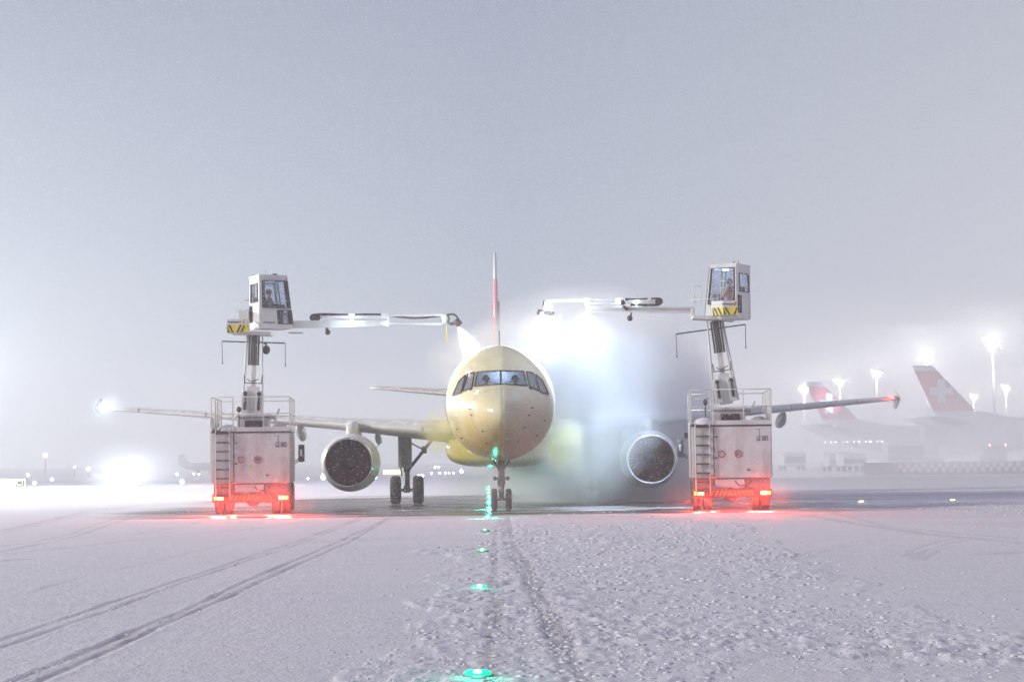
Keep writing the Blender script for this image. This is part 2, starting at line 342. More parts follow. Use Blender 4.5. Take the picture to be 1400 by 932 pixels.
def build_ground():
    u = list(np.linspace(-1, 1, 760)); g = .003
    while u[-1] < 60: g *= 1.16; u.append(u[-1] + g)
    u = np.array([-a for a in u[:759:-1]] + u); 
    ys = [14.]
    while ys[-1] < 150: ys.append(ys[-1] * 1.0044)
    while ys[-1] < 1150: ys.append(ys[-1] * 1.03)
    ys = np.array([-60, -30, -10, 0, 5, 8, 10, 11.5, 12.5, 13.4] + ys)
    wd = np.where(ys > 14, .40 * ys + 1.5, .40 * 14 + 1.5)
    wd = np.maximum(wd, 7.1)
    X = u[None, :] * wd[:, None]; X = np.clip(X, -560, 560); Yg = np.repeat(ys[:, None], len(u), 1)
    # keep the clipped outermost columns from collapsing onto one another
    X += (np.arange(len(u))[None, :] - len(u) / 2) * 1e-3 * (np.abs(X) >= 560)
    x, y = X.ravel(), Yg.ravel()
    H = .05 * (fbm(x * .12, y * .12, 1) - .47) + .012 * (fbm(x * 1.3, y * .9, 2) - .47) + .006 * (vn(x * 9, y * 5, 8) - .5)
    cm = clump_mask(x, y) * (y < 100)
    lum = np.clip(vn(x * 4.2, y * 3, 21) - .45, 0, 1) * .07 + np.clip(vn(x * 11, y * 8, 22) - .4, 0, 1) * .07 + np.clip(vn(x * 23, y * 15, 23) - .4, 0, 1) * .03 + .05 * (fbm(x * 5, y * 3.5, 25) - .3)
    H += cm * lum
    wet = wet_mask(x, y); rut = np.zeros_like(x)
    near = (y > 14) & (y < 250)
    for P, hw, dp, dk in RUTS:
        G = [gr(*p) for p in P]; d = np.full(x.shape, 1e3); idx = np.where(near)[0]; xs, ysn = x[idx], y[idx]
        wob = (vn(xs * .7, ysn * .7, 91) - .5) * .06; dd = np.full(xs.shape, 1e3)
        for a, b in zip(G[:-1], G[1:]):
            ax, ay, bx, by = a.x, a.y, b.x, b.y; l2 = (bx - ax) ** 2 + (by - ay) ** 2
            t = np.clip(((xs - ax) * (bx - ax) + (ysn - ay) * (by - ay)) / l2, 0, 1)
            dd = np.minimum(dd, np.hypot(xs - ax - t * (bx - ax), ysn - ay - t * (by - ay)))
        dd = np.abs(dd + wob); hw = np.maximum(hw, ysn * .0009)
        hw = hw * (.35 + .5 * vn(xs * 5, ysn * 5, 97)); dp = dp * .55; f = np.exp(-(dd / hw) ** 2); brk = .15 + 1.1 * fbm(xs * .6, ysn * .6, 95)
        H[idx] -= dp * f * brk; H[idx] += dp * .45 * np.exp(-((dd - 2.0 * hw) / (.6 * hw)) ** 2) * brk
        rut[idx] = np.maximum(rut[idx], f * dk * brk)
    # treaded footprints of a wide tyre beside the centreline
    tx, ty = gr(683, 850).x, 0
    strip = np.exp(-((x - gr(676, 850).x) / .10) ** 4) * (y > 16) * (y < 28)
    rut = np.maximum(rut, strip * (.25 + .5 * (np.sin(y * 17) > .1)) * (.3 + fbm(x * 3, y * .5, 4)))
    # low ridge of ploughed snow beyond the pad on the left
    ridge = np.exp(-((y - 150 - 6 * (fbm(x * .1, y * 0, 6) - .5)) / 3.0) ** 2) * np.clip((-6 - x) / 8, 0, 1)
    H += ridge * (.15 + .25 * fbm(x * .9, y * .5, 44))
    H = H * (1 - .93 * wet) * (np.abs(x) < 540) 
    far = np.clip((y - 155) / 8, 0, 1) * np.clip((x + 200) / 1, 0, 1) * np.clip((-2 - x) / 8, 0, 1)
    smooth_r = np.clip((y - 92) / 12, 0, 1) * np.clip((x - 12) / 6, 0, 1)
    nr, nc = X.shape
    me = bpy.data.meshes.new('snow_ground'); nv = len(x)
    me.vertices.add(nv); co = np.stack([x, y, H], 1).astype(np.float32); me.vertices.foreach_set('co', co.ravel())
    I = np.arange(nr * nc).reshape(nr, nc); q = np.stack([I[:-1, :-1], I[:-1, 1:], I[1:, 1:], I[1:, :-1]], -1).reshape(-1, 4)
    me.loops.add(q.size); me.loops.foreach_set('vertex_index', q.ravel().astype(np.int32))
    me.polygons.add(len(q)); me.polygons.foreach_set('loop_start', np.arange(0, q.size, 4, dtype=np.int32)); me.polygons.foreach_set('loop_total', np.full(len(q), 4, np.int32))
    me.polygons.foreach_set('use_smooth', np.ones(len(q), bool)); me.update(calc_edges=True)
    ca = me.color_attributes.new('cover', 'FLOAT_COLOR', 'POINT')
    ca.data.foreach_set('color', np.stack([wet, rut, np.maximum(far * .35, smooth_r * .30), np.clip(cm, 0, 1)], 1).astype(np.float32).ravel())
    o = bpy.data.objects.new('snow_ground', me); col.objects.link(o); o['kind'] = 'structure'
    m = bpy.data.materials.new('snow_and_wet_asphalt'); m.use_nodes = True; nt = m.node_tree; N, L = nt.nodes, nt.links; b = N['Principled BSDF']
    at_ = N.new('ShaderNodeAttribute'); at_.attribute_name = 'cover'; sp = N.new('ShaderNodeSeparateColor'); L.new(at_.outputs['Color'], sp.inputs[0])
    tc = N.new('ShaderNodeTexCoord')
    def noise(s, st=(1, 1, 1), d=6, r=.6):
        mp = N.new('ShaderNodeMapping'); mp.inputs['Scale'].default_value = st; L.new(tc.outputs['Object'], mp.inputs[0])
        n = N.new('ShaderNodeTexNoise'); n.inputs['Scale'].default_value = s; n.inputs['Detail'].default_value = d; n.inputs['Roughness'].default_value = r
        L.new(mp.outputs[0], n.inputs['Vector']); return n.outputs['Fac']
    big = noise(.12, (1, 1.6, 1)); fine = noise(14, (1, .6, 1), 5, .7); streak = noise(.5, (.25, 2.2, 1), 8, .65)
    c = mixc(nt, big, (.70, .685, .77), (.80, .78, .81))
    c = mixc(nt, mth(nt, 'MULTIPLY', mth(nt, 'SUBTRACT', streak, .5), 1.3, True), c, (.62, .58, .60))
    slush = mixc(nt, streak, (.20, .17, .16), (.36, .32, .31))
    c = mixc(nt, mth(nt, 'MULTIPLY', sp.outputs['Blue'], .9), c, (.40, .39, .45))
    c = mixc(nt, mth(nt, 'MULTIPLY', sp.outputs['Green'], .85, True), c, slush)
    wetc = mixc(nt, mth(nt, 'MULTIPLY', mth(nt, 'SUBTRACT', streak, .35), 3.0, True), (.035, .022, .013), (.14, .095, .06))
    wf = mth(nt, 'MULTIPLY', mth(nt, 'ADD', sp.outputs['Red'], mth(nt, 'MULTIPLY', mth(nt, 'SUBTRACT', streak, .5), .35)), 1.25, True)
    wf = mth(nt, 'MULTIPLY', wf, mth(nt, 'GREATER_THAN', sp.outputs['Red'], .01))
    c = mixc(nt, wf, c, wetc); L.new(c, b.inputs['Base Color'])
    L.new(mth(nt, 'SUBTRACT', .85, mth(nt, 'MULTIPLY', wf, .58)), b.inputs['Roughness'])
    bp = N.new('ShaderNodeBump'); bp.inputs['Distance'].default_value = .03
    L.new(mth(nt, 'ADD', mth(nt, 'MULTIPLY', fine, 1.0), noise(3.5, (1, .8, 1), 6, .7)), bp.inputs['Height'])
    L.new(mth(nt, 'SUBTRACT', .75, mth(nt, 'MULTIPLY', wf, .68)), bp.inputs['Strength']); L.new(bp.outputs[0], b.inputs['Normal'])
    b.inputs['Specular IOR Level'].default_value = .4
    me.materials.append(m)
build_ground()

def mesh_np(name, V, Fc, mat, kind=None, smooth=False):
    me = bpy.data.meshes.new(name); me.vertices.add(len(V)); me.vertices.foreach_set('co', V.astype(np.float32).ravel())
    k = Fc.shape[1]; me.loops.add(Fc.size); me.loops.foreach_set('vertex_index', Fc.ravel().astype(np.int32))
    me.polygons.add(len(Fc)); me.polygons.foreach_set('loop_start', np.arange(0, Fc.size, k, dtype=np.int32)); me.polygons.foreach_set('loop_total', np.full(len(Fc), k, np.int32))
    me.polygons.foreach_set('use_smooth', np.full(len(Fc), smooth)); me.update(calc_edges=True); me.materials.append(mat)
    o = bpy.data.objects.new(name, me); col.objects.link(o)
    if kind: o['kind'] = kind
    return o
def clumps():
    n = 170000; y = 16 + 80 * rng.random(n) ** 1.5; x = (rng.random(n) * 2 - 1) * (.26 * y + 3)
    rd = np.full(n, 9.)
    for P, hw, dp, dk in RUTS[:5] + RUTS[13:15]:
        G = [gr(*p) for p in P]
        for a, b in zip(G[:-1], G[1:]):
            t = np.clip(((x - a.x) * (b.x - a.x) + (y - a.y) * (b.y - a.y)) / ((b.x - a.x) ** 2 + (b.y - a.y) ** 2), 0, 1)
            rd = np.minimum(rd, np.hypot(x - a.x - t * (b.x - a.x), y - a.y - t * (b.y - a.y)))
    keep = rng.random(n) < clump_mask(x + rng.normal(0, .5, n), y + rng.normal(0, 1.8, n)) * 1.5 + .35 * np.exp(-(rd / .10) ** 2) * (fbm(x * .5, y * .5, 77) > .42)
    x, y = x[keep], y[keep]; n = len(x); r = .0045 + .030 * rng.random(n) ** 6; r *= np.clip(.75 + y / 60, 0, 1.6); r = np.where(clump_mask(x, y) < .1, r * .6, r)
    ph = (1 + 5 ** .5) / 2
    iv = np.array([(-1, ph, 0), (1, ph, 0), (-1, -ph, 0), (1, -ph, 0), (0, -1, ph), (0, 1, ph), (0, -1, -ph), (0, 1, -ph), (ph, 0, -1), (ph, 0, 1), (-ph, 0, -1), (-ph, 0, 1)]) / 1.9
    fc = np.array([(0, 11, 5), (0, 5, 1), (0, 1, 7), (0, 7, 10), (0, 10, 11), (1, 5, 9), (5, 11, 4), (11, 10, 2), (10, 7, 6), (7, 1, 8), (3, 9, 4), (3, 4, 2), (3, 2, 6), (3, 6, 8), (3, 8, 9), (4, 9, 5), (2, 4, 11), (6, 2, 10), (8, 6, 7), (9, 8, 1)])
    V = iv[None] * r[:, None, None] * (1 + .8 * (rng.random((n, 12, 1)) - .5)) * np.array([1.3, 1.1, .62]) * (1 + .4 * (rng.random((n, 1, 3)) - .5))
    V += np.stack([x, y, r * -.05 + .05 * (fbm(x * .12, y * .12, 1) - .47) + .02 * clump_mask(x, y)], 1)[:, None]
    Fc = fc[None] + (np.arange(n) * 12)[:, None, None]
    o = mesh_np('snow_clumps', V.reshape(-1, 3), Fc.reshape(-1, 3), SNOWM, 'stuff', True)
    tag(o, 'loose crumbs of ploughed snow scattered over the foreground', 'snow')
clumps()
def flakes():
    n = 170000; y = 16 + 90 * rng.random(n) ** .7; x = (rng.random(n) * 2 - 1) * (.26 * y + 1.5); z = rng.random(n) * (.26 * y + 2.3)
    s = (.0013 + .0023 * rng.random(n) ** 1.5) * np.clip(.3 + y / 45, 0, 2.2)
    ax = np.array([.93, .1, -.36]) + .2 * (rng.random((n, 3)) - .5); ax /= np.linalg.norm(ax, axis=1)[:, None]
    up = np.array([0, 0, 1.]); sd_ = np.cross(ax, up); sd_ /= np.linalg.norm(sd_, axis=1)[:, None]; tp = np.cross(sd_, ax)
    c0 = np.stack([x, y, z], 1); ln = (2.2 + 2.4 * rng.random(n))[:, None]; s = s[:, None]
    V = np.stack([c0 + ax * s * ln, c0 - ax * s * ln, c0 + sd_ * s, c0 - sd_ * s, c0 + tp * s, c0 - tp * s], 1)
    fc = np.array([(0, 2, 4), (2, 1, 4), (1, 3, 4), (3, 0, 4), (2, 0, 5), (1, 2, 5), (3, 1, 5), (0, 3, 5)])
    Fc = fc[None] + (np.arange(n) * 6)[:, None, None]
    m = bpy.data.materials.new('snowflake'); m.use_nodes = True; nt = m.node_tree; nt.nodes.clear(); oo = nt.nodes.new('ShaderNodeOutputMaterial')
    df = nt.nodes.new('ShaderNodeBsdfDiffuse'); df.inputs[0].default_value = (.95, .96, .98, 1); tl = nt.nodes.new('ShaderNodeBsdfTranslucent'); tl.inputs[0].default_value = (.95, .96, .98, 1)
    no = nt.nodes.new('ShaderNodeTexNoise'); no.inputs['Scale'].default_value = .5; mx = nt.nodes.new('ShaderNodeMixShader'); nt.links.new(no.outputs['Fac'], mx.inputs[0])
    nt.links.new(df.outputs[0], mx.inputs[1]); nt.links.new(tl.outputs[0], mx.inputs[2]); nt.links.new(mx.outputs[0], oo.inputs['Surface'])
    o = mesh_np('falling_snow', V.reshape(-1, 3), Fc.reshape(-1, 3), m, 'stuff')
    tag(o, 'wind driven snowflakes filling the air', 'snow')
flakes()

# ------------------------------------------------------------------ main airliner
NX, NY = -.377, 72.5
ROOTA = thing('airliner', (NX, NY, 0), 'airliner facing the camera head on, its nose wet with yellow fluid', 'airliner', rz=R(.67))
TA = WM['airliner']
ST = [(0, 3.34, 3.26, .04), (.05, 3.50, 3.10, .20), (.15, 3.64, 2.96, .36), (.4, 3.84, 2.76, .62), (.8, 4.06, 2.54, .90), (1.2, 4.24, 2.36, 1.10), (1.55, 4.38, 2.24, 1.24), (2.0, 4.70, 2.11, 1.40), (2.5, 5.02, 2.0, 1.55),
      (3.0, 5.29, 1.92, 1.67), (3.6, 5.53, 1.84, 1.78), (4.3, 5.71, 1.78, 1.87), (5.2, 5.82, 1.745, 1.94), (6.4, 5.87, 1.73, 1.975), (10, 5.87, 1.73, 1.975), (18, 5.87, 1.73, 1.975), (24, 5.87, 1.75, 1.975), (28, 5.86, 2.25, 1.88), (32, 5.80, 3.15, 1.38), (35, 5.62, 3.95, .8), (37.2, 5.25, 4.65, .26), (37.57, 5.05, 4.85, .08)]
SA = np.array(ST)
def pchip(xs, ysv, x):      # monotone cubic
    h = np.diff(xs); d = np.diff(ysv) / h; m = np.zeros(len(xs)); m[0], m[-1] = d[0], d[-1]
    for i in range(1, len(xs) - 1):
        if d[i - 1] * d[i] > 0: w1, w2 = 2 * h[i] + h[i - 1], h[i] + 2 * h[i - 1]; m[i] = (w1 + w2) / (w1 / d[i - 1] + w2 / d[i])
    i = np.clip(np.searchsorted(xs, x) - 1, 0, len(h) - 1); t = (x - xs[i]) / h[i]
    return (2 * t**3 - 3 * t**2 + 1) * ysv[i] + (t**3 - 2 * t**2 + t) * h[i] * m[i] + (-2 * t**3 + 3 * t**2) * ysv[i + 1] + (t**3 - t**2) * h[i] * m[i + 1]
def prof(s):
    top, bot, hw = (float(pchip(SA[:, 0], SA[:, k], s)) for k in (1, 2, 3)); zm = 3.3 + .5 * min(1, (s / 6.4)) ** .8
    if s > 24: zm = 3.8 + (s - 24) / 13.57 * 1.15
    zm = min(max(zm, bot + .02), top - .02)
    return top, bot, hw, zm
def fpt(s, t):
    top, bot, hw, zm = prof(s); return Vector((hw * math.cos(t), s, zm + (top - zm if math.sin(t) > 0 else zm - bot) * math.sin(t)))
def front_s(x, z):          # station where the skin has front-view position (x, z)
    lo, hi = 0., 6.4
    def inside(s):
        top, bot, hw, zm = prof(s); hz = top - zm if z > zm else zm - bot
        return (x / hw) ** 2 + ((z - zm) / hz) ** 2 < 1
    for _ in range(30):
        mid = (lo + hi) / 2
        if inside(mid): hi = mid
        else: lo = mid
    return hi
def on_skin(x, z, off=0.):
    s = front_s(x, z); p = Vector((x, s, z)); top, bot, hw, zm = prof(s); hz = top - zm if z > zm else zm - bot
    n = Vector((x / hw**2, 0, (z - zm) / hz**2)).normalized(); n = (n + Vector((0, -.7, 0))).normalized()
    return p + n * off
# six panes in front view (right half; mirrored for the left)
PANES = [[(.035, 4.32), (.86, 4.27), (.76, 4.745), (.035, 4.77)], [(.98, 4.24), (1.27, 4.12), (1.10, 4.70), (.89, 4.735)], [(1.34, 4.09), (1.62, 4.02), (1.41, 4.46), (1.20, 4.66)]]
def pane_grid(poly, off, n=8, grow=0.):
    a = [Vector((p[0], 0, p[1])) for p in poly]; c = sum(a, Vector()) / 4
    a = [p + (p - c).normalized() * grow for p in a]; g = []
    for j in range(n + 1):
        row = []
        for i in range(n + 1):
            u, v = i / n, j / n; p = (a[0] * (1 - u) + a[1] * u) * (1 - v) + (a[3] * (1 - u) + a[2] * u) * v
            row.append(on_skin(p.x, p.z, off))
        g.append(row)
    return g
def inp(x, z, poly):
    r = False
    for i in range(len(poly)):
        (x1, y1), (x2, y2) = poly[i], poly[(i + 1) % len(poly)]
        if (y1 > z) != (y2 > z) and x < (x2 - x1) * (z - y1) / (y2 - y1) + x1: r = not r
    return r
ss = sorted(set([0, .02, .05, .1, .15, .25, .32, .4, .5, .6, .7, .8, .9, 1.0, 1.1] + [1.15 + .035 * i for i in range(72)] + [3.8, 4, 4.3, 4.6, 5, 5.6, 6.4, 8, 10, 12, 15, 18, 21, 24, 25, 26, 27, 28, 29, 30, 31, 32, 33, 34, 35, 36, 37, 37.4, 37.57]))
NT = 220
mb = MB(TA); vs = [fpt(s, 2 * math.pi * i / NT) for s in ss for i in range(NT)]; fs = []
for j in range(len(ss) - 1):
    for i in range(NT):
        q = (j * NT + i, j * NT + (i + 1) % NT, (j + 1) * NT + (i + 1) % NT, (j + 1) * NT + i)
        c = sum((vs[k] for k in q), Vector()) / 4
        if 1.1 < c.y < 3.7 and c.z > 3.95 and any(inp(abs(c.x), c.z, P) for P in PANES): continue
        fs.append(q)
mb.add(vs, fs, True); mb.f += [list(range(NT)), list(range(len(vs) - NT, len(vs)))]; mb.smooth += [True, True]; mb.mi += [0, 0]
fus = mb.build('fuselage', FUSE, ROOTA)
for sg in (-1, 1):
    for k, P in enumerate(PANES):
        g = pane_grid([(x * sg, z) for x, z in P], .012, grow=.03); mb = MB(TA); n = len(g)
        mb.add([p for r in g for p in r], [(j * n + i, j * n + i + 1, (j + 1) * n + i + 1, (j + 1) * n + i) for j in range(n - 1) for i in range(n - 1)], True)
        pn = mb.build('windshield_pane', COCKGL if k == 0 else SIDEGL, ROOTA)
        mf = MB(TA); g = pane_grid([(x * sg, z) for x, z in P], .02, grow=.028)
        ed = g[0] + [r[-1] for r in g][1:] + g[-1][::-1][1:] + [r[0] for r in g][::-1][1:]
        for a, b in zip(ed[:-1], ed[1:]): mf.bar(a, b, .035, .035)
        mf.build('pane_frame', FRAME, pn)
    wp = MB(TA); a = on_skin(.12 * sg, 4.33, .04); b = on_skin(.62 * sg, 4.40, .045); wp.tube(a, b, .012); wp.tube(on_skin(.3 * sg, 4.36, .05), on_skin(.66 * sg, 4.45, .05), .01); wp.build('wiper', DARK, ROOTA)
# cockpit interior seen through the panes
mb = MB(TA)
mb.b2(-1.2, 1.2, 3.75, 3.8, 3.5, 4.95).b2(-1.3, 1.3, 1.7, 3.8, 3.45, 3.5)
mb.build('cockpit_lining', INTER, ROOTA)
mb = MB(TA); mb.b2(-1.05, 1.05, 1.75, 2.0, 3.9, 4.2).b2(-.5, .5, 2.7, 3.2, 4.80, 4.84); mb.b2(-.25, .25, 2.2, 3.0, 3.5, 3.95); mb.build('instrument_panel', DARK, ROOTA, .02)
lamp('cockpit_light', 'POINT', TA @ Vector((0, 3.3, 4.75)), 22, (.75, .88, 1.0), ROOTA, .15)
# small probes, hatches, radome seam
mb = MB(TA)
for x, z in ((-1.05, 3.5), (-.98, 3.28), (-.62, 2.75), (1.02, 3.5), (.9, 3.25), (.75, 2.85), (1.2, 2.6), (-1.35, 2.55), (-.5, 2.35), (.55, 2.4), (1.45, 3.1), (-1.5, 2.85)):
    p = on_skin(x, z, .0); q = on_skin(x, z, .07); MB(TA).tube(p, q + Vector((0, -.05, 0)), .022, .012, 6).build('probe', DARK, ROOTA)
mb = MB(TA)
ring = [fpt(1.05, 2 * math.pi * i / 72) * 1 for i in range(73)]
for a, b in zip(ring[:-1], ring[1:]): mb.bar(a, b, .008)
for k in range(30): mb.bar(on_skin(0, 2.6 + k * .055, .002), on_skin(0, 2.6 + (k + 1) * .055, .002), .012)
mb.build('radome_seam', GREYP, ROOTA)
mb = MB(TA)
for sg in (-1, 1):
    for k in range(40): s = 7.2 + k * .53; MB(TA).box((sg * 1.935, s, 4.22), (.05, .22, .30)).build('cabin_window', FRAME, ROOTA, .02)
for sg in (-1, 1):
    mb = MB(TA); pts = [Vector((sg * fpt(s_, t_).x, s_, fpt(s_, t_).z)) for s_, tt_ in ((5.1, range(-20, 36, 5)), (6.0, range(35, -21, -5))) for t_ in [R(q_) for q_ in tt_]]
    for a, b in zip(pts, pts[1:] + pts[:1]): mb.bar(a, b, .02)
    mb.build('door_seam', GREYP, ROOTA)
mb = MB(TA); mb.prism([(-.005, 5.6, 5.85), (-.005, 5.9, 5.85), (-.005, 5.82, 6.38), (-.005, 5.74, 6.38)], (.03, 0, 0)); mb.build('antenna', STEEL, ROOTA)
# belly fairing
rs = []
for s, hw, zb, zt in ((10.6, .5, 1.75, 2.1), (11.3, 1.5, 1.58, 2.5), (12.5, 2.05, 1.50, 2.9), (15, 2.15, 1.47, 3.0), (19, 2.15, 1.5, 3.0), (21.5, 1.7, 1.62, 2.6), (23.5, .7, 1.76, 2.1)):
    ring = []
    for i in range(32):
        t = 2 * math.pi * i / 32; ct, st = math.cos(t), math.sin(t)
        ring.append(Vector((hw * math.copysign(abs(ct) ** .7, ct), s, (zb + zt) / 2 + (zt - zb) / 2 * math.copysign(abs(st) ** .7, st))))
    rs.append(ring)
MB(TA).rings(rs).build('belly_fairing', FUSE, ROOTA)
# wings
def foil(le, ch, z, x, th, tw=0.):
    pts = []; xs_ = [0, .012, .05, .12, .25, .4, .6, .8, 1.0]
    def t_(u): return 5 * th * (.2969 * u**.5 - .126 * u - .3516 * u**2 + .2843 * u**3 - .1036 * u**4)
    up = [(u, t_(u) * 1.05 + .02 * math.sin(math.pi * u)) for u in xs_]; lo = [(u, -t_(u) * .95 + .012 * math.sin(math.pi * u)) for u in xs_[1:-1]][::-1]
    for u, h in up + lo:
        a = u * ch; b = h * ch; pts.append(Vector((x, le + a * math.cos(tw) + b * math.sin(tw), z + b * math.cos(tw) - a * math.sin(tw))))
    return pts
for sg in (-1, 1):
    rs = []
    for e in (1.4, 3.2, 5.0, 6.4, 8.5, 10.5, 12.5, 14.5, 16.0, 16.9):
        le = 12.0 + (e - 1.9) * .535; ch = 6.1 - (e - 1.9) * (2.3 / 4.5) if e < 6.4 else 3.8 - (e - 6.4) * (2.25 / 10.6)
        z = 2.88 + (e - 1.9) * .084; th = .145 - .035 * min(1, e / 10)
        rs.append(foil(le, ch, z, e * sg, th, R(3.2 - .25 * e)))
    wing = MB(TA).rings(rs, smooth=True).build('wing', WINGTOP, ROOTA)
    for e in (3.0, 6.0, 9.0, 12.0, 15.0):
        le = 12.0 + (e - 1.9) * .535; z = 2.88 + (e - 1.9) * .084
        MB(TA).box((e * sg, le + .12, z + .02), (.03, .3, .16)).build('slat_joint', GREYP, wing)
    lex, zt = 12.0 + 15.05 * .535, 2.88 + 15.05 * .084
    mb = MB(TA); X = sg * 16.98
    mb.prism([(X, lex - .05, zt), (X, lex + .95, zt + .38), (X + .07 * -sg, lex + 1.5, zt + .45), (X, lex + 1.55, zt + .05), (X, lex + 1.4, zt - .4), (X, lex + .95, zt - .42)], (.04, 0, 0))
    mb.build('wingtip_fence', WINGTOP, wing)
    nl = MB(TA); nl.ball((sg * 16.6, lex - .08, zt + .03), .09, 10, (1.5, 1, 1)); nl.build('navigation_light', emitter('white_nav_light' if sg < 0 else 'red_nav_light', (.65, .9, 1) if sg < 0 else (1, .05, .05), 60 if sg < 0 else 14), wing)
    lamp('navigation_glow', 'POINT', TA @ Vector((sg * 16.6, lex - .35, zt + .03)), 60 if sg < 0 else 12, (.55, .85, 1) if sg < 0 else (1, .06, .05), wing, .12)
    for e, r, ln in ((4.9, .17, 2.2), (8.15, .24, 3.2), (11.9, .23, 2.9)):
        le = 12.0 + (e - 1.9) * .535; ch = 6.1 - (e - 1.9) * (2.3 / 4.5) if e < 6.4 else 3.8 - (e - 6.4) * (2.25 / 10.6); z = 2.88 + (e - 1.9) * .084 - .40
        mb = MB(TA); y0 = le + ch * .45
        mb.rings([[Vector((e * sg + .75 * rr * math.cos(t), y0 + a * ln, z + dz + 1.25 * rr * math.sin(t))) for t in [2 * math.pi * i / 16 for i in range(16)]] for a, rr, dz in ((0, .03, .2), (.1, r * .6, .12), (.3, r, 0), (.6, r, -.08), (.85, r * .6, -.16), (1, .03, -.2))])
        mb.build('flap_fairing', WINGTOP, wing)
    # horizontal stabiliser
    rs = [foil(31.6 + (e - .4) * .62, 4.2 - (e - .4) * .47, 4.75 + (e - .4) * .105, e * sg, .10, R(-2)) for e in (.4, 2, 4, 5.6, 6.22)]
    MB(TA).rings(rs).build('tailplane', GREYP, ROOTA)
    # engine
    ex, ez, ey = 5.75 * sg, 1.73, 10.8
    eng = bpy.data.objects.new('engine', None); col.objects.link(eng); eng.parent = ROOTA
    MB(TA).lathe((ex, ey, ez), [(.13, .955), (.45, 1.06), (1.1, 1.11), (2.2, 1.11), (3.1, 1.02), (3.9, .86), (3.9, .80), (2.6, .86)], n=56).build('cowling', WINGTOP, eng)
    MB(TA).lathe((ex, ey, ez), [(.13, .957), (.05, .94), (.0, .915), (.015, .885), (.08, .862), (.25, .85), (.5, .865)], n=56).build('intake_lip', CHROME, eng)
    MB(TA).lathe((ex, ey, ez), [(.5, .866), (.9, .885), (1.2, .89), (1.2, .1)], n=56).build('intake_duct', DARK, eng)
    fb = MB(TA)
    for k in range(36):
        t = 2 * math.pi * k / 36; c_, s_ = math.cos(t), math.sin(t)
        def bp_(r, a, y): ang = t + a / max(r, .2); return Vector((ex + r * math.cos(ang), ey + y, ez + r * math.sin(ang)))
        fb.add([bp_(.26, -.01, .95), bp_(.87, -.03, .88), bp_(.87, .085, 1.12), bp_(.26, .03, 1.12)], [(0, 1, 2, 3)])
    fb.build('fan_blades', M('fan_metal_' + ('near' if sg < 0 else 'far'), (.11, .038, .028), .8, 0, var=.3, spec=.15), eng, fix=False)
    MB(TA).lathe((ex, ey, ez), [(.66, .01), (.74, .08), (.88, .17), (1.05, .24)], n=28, cap0=True, cap1=True).build('spinner', DARK, eng)
    MB(TA).lathe((ex, ey, ez), [(3.3, .62), (4.3, .5), (5.0, .36), (5.0, .3), (4.4, .32)], n=32).build('exhaust_nozzle', STEEL, eng)
    mb = MB(TA); mb.rings([[Vector((ex + hw * a, y, z)) for a, z in ((-1, z0), (1, z0), (1, z1), (.6, z1 + .1), (-.6, z1 + .1), (-1, z1))] for y, hw, z0, z1 in ((12.2, .08, 2.65, 2.75), (12.7, .2, 2.6, 3.05), (13.6, .24, 2.6, 3.25), (16.5, .2, 2.4, 2.9), (18.0, .06, 2.7, 2.85))])
    mb.build('pylon', WINGTOP, eng)
    mb = MB(TA); mb.prism([(ex - sg * .9 - sg * .08, 12.0, ez + .55), (ex - sg * .9 - sg * .3, 12.6, ez + .8), (ex - sg * .9 - sg * .3, 13.0, ez + .8), (ex - sg * .9, 13.0, ez + .55)], (0, 0, .03)); mb.build('strake', WINGTOP, eng)
    # main gear
    gx, gy = 3.795 * sg, 17.7
    mg = bpy.data.objects.new('main_gear', None); col.objects.link(mg); mg.parent = ROOTA
    mb = MB(TA); mb.tube((gx, gy, .55), (gx, gy, 1.5), .085).tube((gx, gy, 1.3), (gx, gy, 2.85), .13); mb.tube((gx, gy + .12, .7), (gx, gy + .3, 1.1), .035).tube((gx, gy + .3, 1.1), (gx, gy + .1, 1.5), .035)
    mb.tube((gx - .5, gy, .585), (gx + .5, gy, .585), .07); mb.box((gx, gy - .05, .62), (.26, .26, .3)); mb.tube((gx + .1, gy - .1, .7), (gx + .1, gy - .1, 2.4), .02)
    mb.build('strut', STEEL, mg)
    mb = MB(TA); mb.tube((gx - sg * .02, gy, 1.35), (gx - sg * 1.15, gy + .05, 2.75), .07); mb.box((gx - sg * .72, gy + .03, 2.22), (.2, .2, .3)); mb.tube((gx - sg * .72, gy, 2.2), (gx - sg * .1, gy, 2.55), .03); mb.build('side_brace', STEEL, mg)
    mb = MB(TA); mb.prism([(gx + sg * .22, gy - .55, 2.9), (gx + sg * .22, gy + .55, 2.9), (gx + sg * .24, gy + .4, 1.5), (gx + sg * .2, gy + .1, 1.15), (gx + sg * .2, gy - .2, 1.15), (gx + sg * .24, gy - .45, 1.5)], (.05, 0, 0))
    mb.box((gx + sg * .06, gy - .24, 2.2), (.56, .05, 1.4)); mb.build('gear_door', GREYP, mg, .01)
    for dx in (-.465, .465):
        mb = MB(TA); mb.lathe((gx + dx, gy, .585), [(-.2, .35), (-.215, .46), (-.19, .54), (-.12, .58), (0, .588), (.12, .58), (.19, .54), (.215, .46), (.2, .35)], 'X', 36); wh = mb.build('wheel', RUBBER, mg)
        MB(TA).lathe((gx + dx, gy, .585), [(-.17, .02), (-.15, .2), (-.19, .34), (.19, .34), (.15, .2), (.17, .02)], 'X', 24, True, True).build('rim', STEEL, wh)
